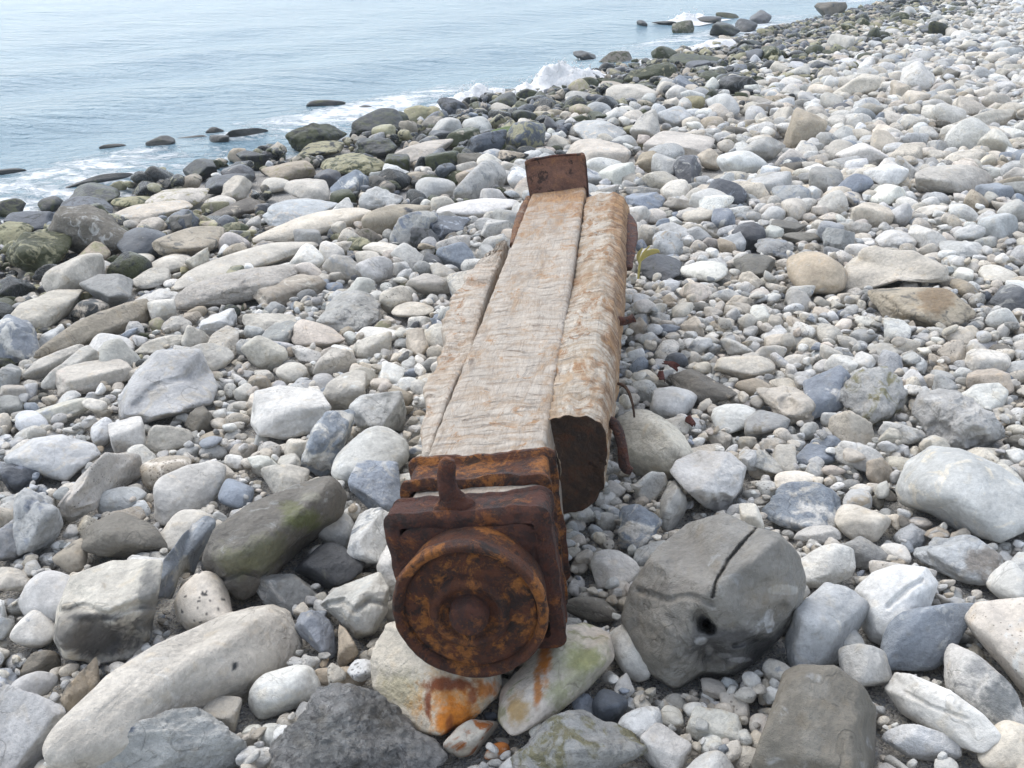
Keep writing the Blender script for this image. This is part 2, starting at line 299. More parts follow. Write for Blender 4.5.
# centre x y, length, height, tilt, shape, colour, second colour, its share | what it looks like | how others refer to it
CATALOG = '''
96 181 70 11 8 f K V .3 sea | long low black ledge awash in the surf near the shore | the long black surf ledge
193 138 30 6 0 f K V .3 sea | thin black sliver of rock just breaking the calm sea |
161 142 26 14 0 s K V .3 sea | small dome of dark rock alone in the sea before the thin black sliver |
214 131 18 10 0 s K V .3 sea | little dark rock poking up behind a square one in the sea |
219 140 19 11 0 b K N .3 sea | squarish dark rock in the sea beside the long tapering one |
248 133 38 12 6 s K V .3 sea | long tapering dark rock in the sea with a wet hump |
113 146 24 5 0 f K V .3 sea | faint dark rock tip in the sea off the long black surf ledge |
12 171 24 6 0 f K V .3 sea | flat dark rock tip in the surf at the frame's edge |
326 103 35 8 0 f K V .4 sea | lone flat dark rock far out in the open sea | the lone flat sea rock
365 107 14 4 0 f K V .4 sea | tiny dark rock tip in the sea shoreward of the lone flat one |
200 171 33 22 0 a K V .4 | black pointed rock at the foam's edge above the long lumpy cream boulder | the dark pointed surf rock
250 161 30 20 -10 a K V .4 | black wedge-shaped rock at the water's edge beyond the dark slate boulder |
230 183 52 24 8 s S V .4 | dark slate coloured boulder at the water's edge behind a cream pointed stone | the dark slate waterline boulder
93 196 60 24 5 s K V .55 | seaweed covered black hump where the foam meets the beach | the seaweed covered hump
84 209 54 23 0 s S K .5 | smooth black boulder below the seaweed covered hump | the smooth black boulder
33 222 50 25 -5 s S K .4 | dark wet boulder between mossy stones at the water's edge |
11 211 30 26 0 s K V .7 | green black weedy boulder by the foam at the frame's edge |
52 205 26 18 0 r K V .4 | small round black stone in the foam between two weedy boulders |
133 201 42 12 0 f Y V .5 | flat olive slab at the edge of the foam |
180 199 58 22 5 s C Y .5 | wide tan and olive boulder just above the foam | the wide tan olive boulder
152 214 78 25 5 s C G .4 | long lumpy cream boulder below the flat olive slab | the long lumpy cream boulder
236 191 34 28 0 a C Y .3 | cream pointed stone leaning on the dark slate boulder |
220 203 32 17 0 r C Y .4 | rounded tan olive stone under the cream pointed one |
236 211 58 17 14 s N T .4 | long brown stone lying tilted under the cream pointed one | the tilted long brown stone
92 236 74 54 -15 k N G .4 bump=.8 | streaked brown and grey boulder with a folded face | the streaked brown boulder
143 244 52 33 5 r S M .3 | smooth slate grey boulder beside the streaked brown one | the slate grey boulder
38 254 64 46 10 k V Y .5 bump=.9 | big mossy olive boulder with yellow and dark green weed | the big mossy olive boulder
13 236 44 27 10 s Y V .5 | pale olive stone lying on top of the mossy boulder |
78 277 66 44 25 s C T .3 | peaked cream boulder behind a dark grey faceted one | the peaked cream boulder
111 292 58 36 8 a M S .3 | dark grey faceted boulder between pale ones | the dark grey faceted boulder
140 260 36 15 5 r C W .3 | small pale oval stone below the slate grey boulder |
150 279 42 18 0 s C G .3 | low cream stone behind the dark grey faceted boulder |
198 241 80 33 10 s T N .4 | blocky tan boulder above a smooth cream dome | the blocky tan boulder
173 263 44 22 8 r C W .3 | smooth cream dome below the blocky tan boulder |
248 263 156 25 10 f C W .3 | very long pale log-like stone lying across the upper beach | the very long pale stone
243 290 132 36 9 s C N .26 bump=.9 mot=.5 | long pale boulder freckled with dark specks | the freckled long boulder
288 291 70 23 12 b T C .4 | flat tan slab beside the freckled long boulder |
162 310 27 27 0 b W G .3 | small bright white block beside the long rough tan slab |
155 298 48 20 0 k W G .4 | lumpy white stone behind the bright white block |
95 329 124 31 21 s T N .35 bump=.9 | long rough tan slab lying diagonally | the long rough tan slab
45 312 90 38 22 s C G .3 | broad pale sloping boulder above the long tan slab | the broad pale sloping boulder
11 341 50 50 0 k B W .5 | lumpy blue and white flint at the frame's edge | the lumpy blue flint
111 346 46 22 -8 r W C .3 | smooth white oval stone under the long rough tan slab |
52 362 76 22 22 s C G .3 | slim cream stone curving downhill behind a blunt cream block |
72 370 64 24 28 s C T .3 | narrow cream stone pressed against a blunt cream block |
93 377 74 27 5 b C P .4 | blunt oblong cream block near the big pale angular boulder |
160 344 54 18 5 s C G .4 | pale low stone behind the big pale angular boulder |
8 380 28 36 0 s M G .4 | grey upright stone at the frame's edge below the blue flint |
167 386 106 72 16 a G C .45 | big pale grey angular boulder with a flat slanting top | the big pale angular boulder
60 412 86 21 6 s C G .4 | long low stone behind a white ball shaped one |
32 424 30 24 0 r W G .2 | white ball shaped stone above the broad pale smooth boulder |
56 458 100 50 -4 r G C .4 | broad pale smooth boulder with blue flint at its foot | the broad smooth boulder
20 475 42 34 0 k S B .5 | dark blue flint at the foot of the broad smooth boulder |
128 437 34 34 0 b W G .35 | chunky white block below the big pale angular boulder |
168 470 50 36 5 r T C .5 pit=1 | yellowish stone riddled with dark round holes | the hole riddled yellowish stone
105 481 106 46 40 b C P .3 pit=.55 | oblong cream boulder pocked with small pits | the pocked oblong boulder
122 499 48 27 0 r G W .4 | plain pale grey oval stone on the pocked oblong boulder |
43 520 80 48 72 k G B .38 pit=.3 mot=.5 | upright grey white boulder mottled with blue flint | the upright mottled boulder
124 537 88 52 -8 s N M .25 | dark brown rounded triangular boulder | the brown triangular boulder
10 542 44 52 0 k M B .45 | greenish grey rough stone at the frame's edge |
14 584 44 34 -10 a C W .3 | pale wedge stone near the frame's edge above a dark gap |
71 558 34 30 40 r T N .4 | small brown rounded stone below the brown triangular boulder |
188 491 76 44 25 r G C .3 | smooth pale green grey stone above the mossy brown boulder | the smooth pale stone
185 530 56 36 12 r C P .3 | cream pillow shaped stone beside a blue green slab |
236 494 34 29 10 r B G .3 | rounded powder blue pebble by the mossy brown boulder |
55 600 62 70 30 r G B .2 | smooth grey flank stone behind the dark based cream block |
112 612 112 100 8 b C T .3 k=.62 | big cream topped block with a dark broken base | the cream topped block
34 631 44 43 0 r W B .3 | white and pale blue rounded stone beside the cream topped block |
181 562 100 34 62 a B G .4 | upright blue green slab with a pale patch | the blue green slab
203 606 58 66 -10 r C W .3 spots=1 mot=.12 | cream thumb shaped stone with a few black spots | the spotted cream stone
275 538 166 92 30 l N M .4 bump=.9 | large brown boulder with bright green moss on its face | the mossy brown boulder
174 686 306 98 31 l C W .3 k=.3 | huge smooth pale log shaped boulder lying diagonally | the huge log shaped boulder
163 748 160 92 -6 k G C .3 bump=1.1 mot=.22 | rough greenish grey rock with a blue flint patch in front of the log shaped boulder | the rough grey rock
20 728 84 84 -30 a G B .3 | pale bluish flat faced boulder at the bottom corner | the pale bluish corner boulder
27 689 58 34 8 r G W .3 | smooth pale grey stone behind the pale bluish corner boulder |
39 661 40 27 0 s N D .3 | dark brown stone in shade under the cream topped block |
84 689 64 30 56 a T N .45 | narrow tan stone standing between dark stones and the log shaped boulder |
285 690 70 44 12 f W C .2 | smooth white oval stone at the end of the log shaped boulder | the white oval stone
219 718 42 34 -15 b C W .3 | small cream cube-like stone beside the rough grey rock |
348 738 176 104 0 k G M .5 bump=1.6 mot=.85 | dark grey crumbly rock with a jagged shiny surface | the dark crumbly rock
338 676 60 22 -4 s T C .4 | low tan stone behind the dark crumbly rock |
317 633 38 50 15 a B G .3 | angular blue grey stone standing near the log shaped boulder |
345 645 22 46 8 s T N .4 | narrow tan upright stone beside the angular blue grey one |
353 608 78 68 30 a C G .35 | pale faceted boulder with a groove, close to the rusted cap | the grooved pale boulder
288 592 70 36 -12 a M W .4 | grey wedge with a pale edge under the mossy brown boulder |
330 566 70 48 0 s D N .3 | dark rounded stone in the hollow under the mossy brown boulder |
337 528 33 39 -20 r G M .2 | pale grey egg shaped stone at the end of the mossy brown boulder |
374 542 54 64 -10 a W B .4 | white angular flint with blue shadows next to the iron collars |
379 491 60 52 15 a B G .4 mot=.6 | blue grey angular flint near the timber | the blue grey flint
373 459 84 54 16 r G W .3 | smooth pale grey egg shaped boulder beside the timber | the pale egg shaped boulder
329 441 64 48 72 k B W .55 mot=.5 | upright blue and white flint beside the flat white boulder | the upright flint
291 413 86 58 -2 b W G .2 | flat topped white boulder above the upright flint | the flat white boulder
349 394 50 40 25 s C W .3 | pale cream stone between the flat white boulder and a grey faceted one |
381 413 64 48 36 a G M .45 | grey faceted stone with a pale ridge near the timber | the grey faceted stone
289 478 48 36 -22 s C N .3 | cream and brown stone above the mossy brown boulder |
350 313 66 36 5 k G M .4 bump=.9 mot=.6 | rough greenish grey rock among small pebbles, upper beach | the rough greenish rock
379 335 46 17 -2 f W G .3 | thin white stone lying flat below the rough greenish rock |
413 311 44 18 5 f C P .3 | flat cream stone between the rough greenish rock and the timber |
336 364 36 28 25 s C P .3 | pale cream pebble in the pebble patch behind the flat white boulder |
292 372 32 22 0 r C T .3 | small oval cream pebble just behind the flat white boulder |
271 323 56 22 0 a C W .3 | pale angular stone at the end of the pebble patch |
284 334 38 26 20 s M C .4 | grey stone leaning on a pale angular one |
221 321 42 24 15 a W B .3 | white angular stone by the freckled long boulder |
318 136 54 28 10 k V K .5 bump=.9 | weed covered olive boulder where the sea meets the stones | the weed covered boulder
323 151 54 17 6 s Y K .5 | low olive and black boulder below the weed covered one |
381 125 54 28 10 s K V .5 | black seaweed draped boulder beside the shallow water |
378 147 54 24 -5 k K V .5 | wide black weedy boulder below the seaweed draped one | the wide black weedy boulder
398 122 22 20 0 r V K .5 | small weedy boulder next to the seaweed draped one |
420 115 36 20 0 s Y T .4 | tan olive boulder behind the round pale boulders |
432 115 20 16 0 r Y C .4 | small yellowish round boulder by the shallow water |
292 171 56 25 5 s T Y .4 | tan boulder with an olive cap at the water's edge | the olive capped tan boulder
352 166 64 25 -4 k Y V .5 | mossy yellow green boulder below the black weedy ones | the mossy yellow boulder
328 179 27 18 0 s D S .4 | small black boulder under the mossy yellow one |
349 185 40 28 18 a B W .45 | blue grey and white faceted stone below the mossy yellow boulder |
310 192 44 23 -5 s C G .3 | pale cream boulder below the small black one |
276 185 30 15 0 r C Y .3 | little cream boulder below the olive capped tan one |
396 166 28 22 0 b V D .5 | small green black block below the weedy boulders |
300 212 72 25 8 s G C .4 | broad pale grey stone behind a long cream one |
316 226 124 25 9 f C T .3 | long cream stone stretched along the upper beach | the long cream stone
396 218 70 26 20 r T N .3 | smooth tan log with a dark round end | the smooth tan log
381 200 44 30 0 k G M .4 | knobbly grey stone with a dark groove behind the smooth tan log |
412 229 52 33 28 a G B .45 | pale grey peaked stone beside the smooth tan log |
446 229 52 21 0 a S B .4 | low dark blue stone near the far left plank |
308 239 28 23 0 b M B .4 | small grey block below the long cream stone |
481 209 84 21 6 f W C .2 | long flat white stone behind the side plank | the long flat white stone
431 187 44 25 -8 r G W .3 | pale rounded grey stone above the long flat white one |
481 182 60 36 24 s G M .4 | sloping grey boulder behind the timber | the sloping grey boulder
447 130 32 27 0 r G M .3 | round grey boulder at the top of the beach beside its twin |
477 128 30 23 0 r G D .35 | round pale boulder mottled dark grey at the top of the beach |
503 139 34 22 30 s E Y .4 | bright green weedy boulder near the far end of the timber | the bright green boulder
428 153 64 23 10 s C Y .3 | wide cream boulder below the round grey boulders |
452 108 30 21 0 s S K .5 | dark boulder by the breaking wave |
503 103 30 19 0 s K V .5 | black boulder at the water's edge by the breaking wave |
528 95 24 15 0 s V K .5 | dark weedy boulder right under the breaking wave |
618 59 39 17 4 s N V .5 sea | brown barnacled rock surrounded by foam | the brown surf rock
585 55 22 9 0 s K N .4 sea | small low dark rock in the sea beside the brown surf rock |
664 54 25 19 15 s V N .4 | upright weedy boulder between foam and beach |
695 60 52 13 0 f V K .5 | long weed topped boulder behind a dark one |
698 67 33 13 4 s D S .4 | dark boulder in front of the long weed topped one |
586 84 26 15 0 r V K .4 | weedy dome beside the white breaking wave |
611 83 25 11 5 s V K .4 | low weedy boulder beside the weedy dome |
646 76 54 21 8 s V Y .4 bump=.9 | big yellow green weedy boulder at the surf line | the big weedy surf boulder
683 27 20 15 0 s V N .5 sea | olive rock standing in the far water |
642 23 10 6 0 r K S .3 sea | tiny black rock alone in the far sea |
664 22 22 3 0 f K S .3 sea | thin far dark rock beside the tiny black one |
709 19 22 6 0 f K V .3 sea | low flat dark rock in the far water by the rocky point |
729 18 27 12 0 s V K .5 | far weedy boulder on the rocky point, highest of three |
725 32 30 20 0 k K V .5 | far black weedy boulder at the tip of the rocky point |
746 28 22 18 0 s K D .4 | far black boulder landward of the rocky point's tip |
760 20 22 18 0 s D V .4 | far dark boulder where the rocky point joins the beach |
750 45 28 12 5 s K V .5 | far black flat boulder below the rocky point |
830 11 30 19 5 a N D .4 | far big brown peaked boulder at the water's edge | the far peaked boulder
632 94 52 20 0 s C P .3 | broad flat cream boulder behind the beach crest |
580 99 30 15 0 r M C .4 | rounded grey boulder near the breaking wave |
683 147 68 27 3 b C T .2 | large cream flattened block behind the timber's far end | the large cream block
600 133 54 24 0 s G C .4 | pale lumpy boulder above the rusted end plate |
645 128 32 34 10 s G M .4 | tall pale grey boulder beside the large cream block |
673 119 36 24 -10 s G C .4 | pale grey boulder behind a small round one |
691 125 20 17 10 r C G .3 | small round pale boulder behind the large cream block |
712 124 27 16 0 r T P .4 | small tan rounded boulder behind the large cream block |
723 106 34 25 -20 r G W .3 | pale grey rounded boulder far up the beach |
756 116 22 21 0 r G W .3 | round pale boulder, solitary, upper beach behind the white barrel shaped one |
597 157 54 28 -4 b C G .3 | pale slab right behind the rusted end plate | the pale slab behind the plate
742 165 50 30 12 r W G .2 | white barrel shaped boulder | the white barrel shaped boulder
765 150 50 24 22 a G C .4 | pale grey sloping wedge behind the white barrel shaped boulder |
689 173 38 30 -15 a D M .4 | dark grey split boulder beside a pale one | the dark split boulder
666 170 30 28 0 s G W .4 | pale boulder leaning against the dark split one |
805 130 44 42 30 s T N .25 | tan pointed boulder standing up on the upper beach | the tan pointed boulder
917 79 34 33 20 s W C .4 bump=.9 | white rough upright boulder far up the beach | the far white upright boulder
980 122 76 22 16 s C T .3 | long cream boulder far up the beach | the far long cream boulder
957 181 78 29 14 s C G .3 | pale long boulder above the big cream sloping boulder |
815 272 66 46 -10 r T G .3 | rounded tan boulder next to the big cream sloping one | the rounded tan boulder
889 270 124 46 -8 s C P .3 | big cream sloping boulder with a flat long top | the big cream sloping boulder
920 303 100 44 -6 s T N .5 | brown stained tan boulder in front of the big cream sloping one | the brown stained boulder
1012 298 40 28 0 s D M .4 | dark grey flat stone at the far edge of the frame |
660 267 48 28 4 s D V .25 | dark greenish boulder touching the timber's far side | the dark greenish boulder
705 271 48 26 -6 r W C .2 | white kidney shaped stone beside the dark greenish boulder | the white kidney stone
757 268 46 25 -8 s N D .4 | dark brown peaked stone beside the rounded tan boulder | the dark brown peaked stone
770 249 42 22 -10 k M B .4 | mottled grey stone behind the dark brown peaked one |
645 203 40 22 0 a B M .4 | low blue stone beside the timber's far end |
786 228 36 17 12 s N T .3 | small brown stone above a flat brown one, upper beach |
801 237 42 11 4 f N M .3 | flat brown stone below a small brown one, upper beach |
838 239 32 26 0 a M G .4 | greenish grey faceted stone near the big cream sloping boulder |
896 239 38 22 -5 s W G .2 | bright white stone behind the big cream sloping boulder |
926 239 36 25 -20 a W G .3 | white faceted stone beside a bright white one |
962 250 42 19 4 s G W .4 | oval pale stone beyond the big cream sloping boulder |
998 274 38 19 -4 r C W .3 | flat cream oval stone near the far edge of the frame |
747 368 64 30 12 s C Y .3 | long pale cream stone among pebbles beside the timber | the long stone among pebbles
673 401 50 31 12 f G W .2 | smooth pale grey oval stone with a level top | the pale grey oval
698 389 66 28 -16 s N T .3 | brown stone wedged behind the smooth pale grey oval |
734 417 50 30 4 r W G .3 | bright white oval stone half covering a grey brown one | the bright white oval
765 427 42 30 15 r M N .4 | grey brown round stone half under the bright white oval |
789 405 54 37 -20 k C P .3 | knobbly cream stone with a hollow | the knobbly cream stone
650 443 88 58 -32 f C N .3 bump=.9 | broad yellowish slab leaning against the timber | the broad yellowish slab
709 479 82 68 -20 a W G .3 k=.4 | white triangular boulder pointing downhill | the white triangular boulder
872 397 62 58 10 k G Y .45 bump=1.1 mot=.6 | square greenish grey rock with a crusty surface | the crusty greenish rock
958 418 80 60 -10 k G W .4 bump=1.2 mot=.35 | hollowed grey white rock with a craggy surface | the craggy grey rock
828 395 50 54 20 a B W .4 | dark blue flint with a white crust | the white crusted flint
967 494 150 96 -22 r G C .4 | large smooth pale boulder with a grey streak | the large streaked boulder
807 508 82 46 -4 k B W .5 mot=.5 | blue flint block blotched with white | the blue flint block
715 602 190 184 10 z H M .3 k=.58 mot=.1 | large brown grey boulder with a dark hole and glossy broken faces | the big holed boulder
820 628 100 62 56 b G C .3 k=.35 | pale grey blocky slab leaning against the big holed boulder | the pale leaning slab
828 738 156 106 86 b N M .35 k=.4 | big dark grey brown slab at the bottom of the view | the big dark slab
895 604 88 86 20 r W C .2 | big rounded white boulder with a seam | the rounded white boulder
928 640 100 56 42 s B G .3 | smooth blue grey slab propped on the rounded white boulder | the smooth blue slab
1012 650 124 104 -38 r P W .4 pit=.5 | big pinkish white pitted boulder at the frame's edge | the pinkish pitted boulder
978 690 108 58 -42 s W M .4 | white boulder with a dark mottled side | the dark sided white boulder
936 710 136 54 -36 f W G .15 | long clean white boulder lying downhill | the long white boulder
922 741 72 32 14 s W C .2 | white stone in front of the long white boulder |
1008 752 56 56 0 r C W .3 | cream rounded boulder in the bottom corner below the long white boulder |
863 670 54 56 -30 s G W .4 | rough pale triangular stone behind the big dark slab |
851 645 36 32 20 r G W .3 | smooth pale round stone between the leaning slab and rounded white boulder |
824 566 50 58 -60 s W T .3 | white and tan boulder beside the big holed boulder |
863 552 48 32 -8 s M N .4 | grey brown stone above the rounded white boulder |
862 522 54 34 0 r C T .3 | smooth cream stone above the grey brown one by the rounded white boulder |
817 534 46 20 8 s W G .2 | slim white stone in front of the blue flint block |
859 501 32 26 20 r G T .4 | small pale grey brown round stone beside the blue flint block |
962 560 94 48 -8 k G B .45 | grey and blue flint boulder below the large streaked boulder | the grey blue flint boulder
897 554 32 22 -15 r W C .2 | small white stone above the rounded white boulder |
1010 586 42 46 30 r W G .2 | white egg shaped stone at the frame's edge above the pinkish pitted boulder |
612 572 48 36 -10 s W C .2 | white stone with a blunt corner behind the big holed boulder |
592 606 54 30 -4 r N G .3 | brown grey oval stone between the iron cap and the big holed boulder |
560 680 140 74 38 f C Y .45 k=.25 | broad greenish slab beneath the rusted cap with an orange rust streak | the rust streaked green slab
434 680 142 100 -36 s C W .25 k=.35 | cream boulder under the rusted cap stained dark orange with rust | the rust stained boulder
473 738 64 34 30 s C R .5 | small pale stone tinted orange below the rust stained boulder |
497 752 26 18 20 r R C .4 | tiny rust coloured pebble below the rusted cap |
628 651 36 62 28 r W C .15 | white bean shaped stone touching the big holed boulder | the white bean shaped stone
610 706 36 40 0 r S D .3 | dark slate round pebble in front of the greenish slab |
582 708 28 24 -15 a B G .4 | small blue angular pebble beside the dark slate round one |
641 729 48 37 8 r W C .1 | white egg shaped pebble in front of the dark slate round one |
666 751 44 42 -20 b W C .2 | white blocky pebble below the white egg shaped one |
580 752 140 66 4 k G Y .5 bump=1.2 mot=.7 | low speckled grey green rock at the bottom of the view | the speckled green rock
612 680 20 15 -20 a W G .2 | tiny white chip between the greenish slab and white bean shaped stone |
672 719 26 23 -20 r W G .2 | small white pebble above the white blocky one |
361 757 20 26 -20 r W C .1 | small white egg standing on the dark crumbly rock |
386 757 22 22 0 r W C .1 | little cream white pebble, second from the dark pebble on the crumbly rock |
410 760 18 18 0 r C W .3 | tiny cream pebble next to the dark one on the crumbly rock |
431 757 26 26 0 r S D .3 | dark blue grey pebble between the crumbly rock and rust stained boulder |
298 764 56 24 4 s W C .1 | bright white flat stone at the foot of the dark crumbly rock |
258 757 40 24 -8 s W G .3 | white and grey stone between the rough grey and crumbly rocks |
389 572 24 64 8 s W C .2 | tall white stone squeezed behind the rusted cap |
634 528 50 40 10 k B W .5 | pale blue knobbly flint above the big holed boulder |
673 505 48 28 72 s G W .3 | upright pale grey stone in front of the white triangular boulder |
'''
def parse_catalog():
    out = []
    for ln in CATALOG.strip().splitlines():
        a, label, ref = (s.strip() for s in (ln.split('|') + ['', ''])[:3])
        q = a.split()
        d = dict(cx=float(q[0]), cy=float(q[1]), w=float(q[2]), h=float(q[3]), ang=math.radians(float(q[4])), kind=q[5], c1=PAL[q[6]], c2=PAL[q[7]], k1=q[6], amt=float(q[8]), label=label, ref=ref, k=.5, pit=0.0, mot=0.0, bump=.55, sea=False, spots=0)
        for e in q[9:]:
            if e == 'sea': d['sea'] = True
            else:
                kk, vv = e.split('='); d[kk] = float(vv)
        out.append(d)
    return out
# ------------------------------------------------------------------ timber placement (shared by the heap of stones and the timber itself)
O, _t = hit_level(470, 612, 0.275)
_far, _ = hit_level(560, 190, 0.34)
_near, _ = hit_level(482, 460, 0.43)
_ax = _far - _near; _ax[2] = -0.016 * np.hypot(_ax[0], _ax[1])
S_AX = _ax / np.linalg.norm(_ax)
T_AX = np.cross(S_AX, [0, 0, 1]); T_AX /= np.linalg.norm(T_AX)
U_AX = np.cross(T_AX, S_AX)
_roll = math.radians(8)                     # the pile lies rolled over to one side
T_AX, U_AX = T_AX * math.cos(_roll) + U_AX * math.sin(_roll), U_AX * math.cos(_roll) - T_AX * math.sin(_roll)
def tl(t, s, u):
    return O + T_AX * t + S_AX * s + U_AX * u

# ------------------------------------------------------------------ height maps the stones are dropped on
class Grid:
    def __init__(self, x0, x1, y0, y1, c):
        self.x0, self.y0, self.c = x0, y0, c
        self.nx, self.ny = int((x1 - x0) / c), int((y1 - y0) / c)
        xs = x0 + (np.arange(self.nx) + .5) * c; ys = y0 + (np.arange(self.ny) + .5) * c
        self.X, self.Y = np.meshgrid(xs, ys)
        self.G = ground(self.X, self.Y); self.Hh = self.G.copy()
        self.mask = np.zeros_like(self.G, bool); self.tim = self.mask.copy(); self.high = self.mask.copy()
    def win(self, x, y, rx, ry):
        i0 = max(0, int((x - rx - self.x0) / self.c)); i1 = min(self.nx, int((x + rx - self.x0) / self.c) + 2)
        j0 = max(0, int((y - ry - self.y0) / self.c)); j1 = min(self.ny, int((y + ry - self.y0) / self.c) + 2)
        return (slice(j0, j1), slice(i0, i1)) if i1 > i0 and j1 > j0 else None

NEAR = Grid(-4.6, 4.8, 0.7, 7.2, .014)
FAR = Grid(-10, 26, 5.5, 46, .06)

def surf(Q, X, Y):
    """upper and lower offset of the ellipsoid with covariance Q over the offsets X, Y"""
    A = np.linalg.inv(Q)
    b = A[0, 2] * X + A[1, 2] * Y
    c = A[0, 0] * X * X + 2 * A[0, 1] * X * Y + A[1, 1] * Y * Y - 1
    disc = b * b - A[2, 2] * c
    ok = disc > 0
    s = np.sqrt(np.maximum(disc, 0))
    return ok, (-b + s) / A[2, 2], (-b - s) / A[2, 2]

def stamp(g, c, Q, hand=False):
    w = g.win(c[0], c[1], math.sqrt(Q[0, 0]), math.sqrt(Q[1, 1]))
    if w is None: return
    ok, up, lo = surf(Q, g.X[w] - c[0], g.Y[w] - c[1])
    top = np.where(ok, c[2] + up * .93, -9)
    h = g.Hh[w]
    if hand: g.mask[w] |= ok & (top > g.G[w] + .015)
    np.maximum(h, top, out=h)

# timber footprint: nothing is dropped on it
for g in (NEAR,):
    dx, dy = g.X - O[0], g.Y - O[1]
    s = (dx * S_AX[0] + dy * S_AX[1]) / np.hypot(S_AX[0], S_AX[1])
    t = dx * T_AX[0] + dy * T_AX[1]
    m = (s > -.02) & (s < 3.3) & (t > -.21) & (t < np.where(s > .55, .36, .19))
    g.mask |= m; g.tim |= m

# ------------------------------------------------------------------ hand placed stones
PAINT = {  # reference: [(px, py, rx, ry, colour, strength, sharpness)]
    'the rust stained boulder': [(400, 690, 30, 26, (.46, .41, .24), .6, 1.6), (458, 706, 52, 46, (.60, .32, .07), .9, 1.5), (456, 712, 36, 36, (.60, .20, .022), 1.0, 1.8), (488, 690, 15, 13, (.52, .17, .022), .9, 1.8), (450, 684, 34, 10, (.20, .05, .014), .95, 2), (428, 704, 5, 26, (.22, .055, .015), .95, 2), (472, 696, 8, 16, (.24, .06, .016), .85, 2), (450, 724, 4, 14, (.30, .08, .018), .7, 2)],
    'the rust streaked green slab': [(575, 668, 46, 44, (.36, .36, .22), .7, 1.4), (584, 660, 22, 18, (.22, .24, .085), .7, 1.6), (545, 664, 8, 26, (.50, .17, .022), 1.0, 2), (538, 684, 5, 24, (.44, .16, .025), .9, 2), (516, 708, 12, 22, (.42, .26, .07), .8, 1.6), (560, 696, 14, 22, (.30, .31, .15), .6, 1.6)],
    'the mossy brown boulder': [(303, 520, 24, 13, (.13, .155, .04), .8, 1.6), (290, 508, 14, 8, (.18, .19, .07), .6, 2), (262, 552, 30, 22, (.23, .235, .13), .7, 2), (236, 560, 24, 20, (.22, .22, .12), .6, 2), (312, 497, 14, 6, (.36, .35, .28), .7, 2.5)],
    'the rough grey rock': [(110, 740, 13, 9, (.085, .11, .17), .95, 3), (129, 728, 6, 6, (.10, .13, .19), .8, 3)],
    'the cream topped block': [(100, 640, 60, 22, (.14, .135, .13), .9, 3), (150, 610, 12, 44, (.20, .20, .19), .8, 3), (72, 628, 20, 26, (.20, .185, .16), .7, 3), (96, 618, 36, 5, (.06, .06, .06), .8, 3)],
    'the huge log shaped boulder': [(235, 666, 4, 6, (.04, .045, .05), 1.0, 4), (240, 690, 26, 12, (.22, .21, .19), .55, 2)],
    'the big holed boulder': [(735, 643, 56, 24, (.07, .07, .072), .85, 2.5), (706, 625, 6, 5, (.010, .010, .010), 1.0, 4), (701, 641, 7, 4, (.44, .44, .43), .75, 3), (709, 650, 5, 6, (.34, .34, .34), .7, 3), (724, 656, 9, 3, (.30, .30, .30), .7, 3), (769, 622, 6, 13, (.56, .56, .55), .9, 9), (784, 590, 14, 5, (.54, .53, .50), .8, 9), (740, 660, 12, 3, (.40, .40, .40), .8, 5), (765, 596, 30, 22, (.27, .24, .195), .6, 2), (655, 650, 26, 36, (.20, .18, .145), .6, 2), (664, 588, 40, 8, (.16, .15, .135), .6, 2.5), (690, 560, 28, 26, (.23, .215, .19), .6, 2)],
    'the dark sided white boulder': [(1000, 700, 34, 30, (.13, .145, .15), .85, 2), (978, 668, 14, 12, (.22, .23, .24), .7, 2)],
    'the dark crumbly rock': [(320, 735, 40, 30, (.34, .35, .34), .6, 3), (385, 715, 30, 20, (.20, .19, .16), .6, 3)],
    'the blue green slab': [(184, 575, 13, 18, (.48, .46, .40), 1.0, 4)],
    'the big dark slab': [(815, 690, 22, 14, (.27, .255, .22), .6, 3), (812, 735, 14, 36, (.25, .24, .21), .5, 2)],
    'the grey blue flint boulder': [(985, 562, 26, 20, (.24, .215, .185), .9, 2)],
    'the smooth tan log': [(411, 208, 7, 5, (.07, .075, .085), 1.0, 4)],
    'the brown stained boulder': [(935, 300, 22, 22, (.27, .19, .11), .8, 2)],
}
DENT = {  # reference: [(px, py, r px, depth m)]
    'the big holed boulder': [(705, 624, 6, .12), (710, 629, 5, .08), (700, 616, 6, .04), (690, 562, 26, .02), (715, 660, 14, .03), (785, 622, 15, .035), (655, 645, 22, -.03), (770, 560, 22, -.02)],
    'the cream topped block': [(95, 640, 20, .05), (128, 640, 16, .035)],
    'the mossy brown boulder': [(325, 560, 26, .07)],
    'the knobbly cream stone': [(787, 404, 8, .04)],
    'the craggy grey rock': [(940, 432, 10, .04), (968, 404, 9, .035), (975, 436, 9, .03)],
    'the broad smooth boulder': [(76, 437, 7, .03)],
    'the freckled long boulder': [(246, 286, 5, .03)],
    'the tilted long brown stone': [(248, 222, 10, .06)],
}
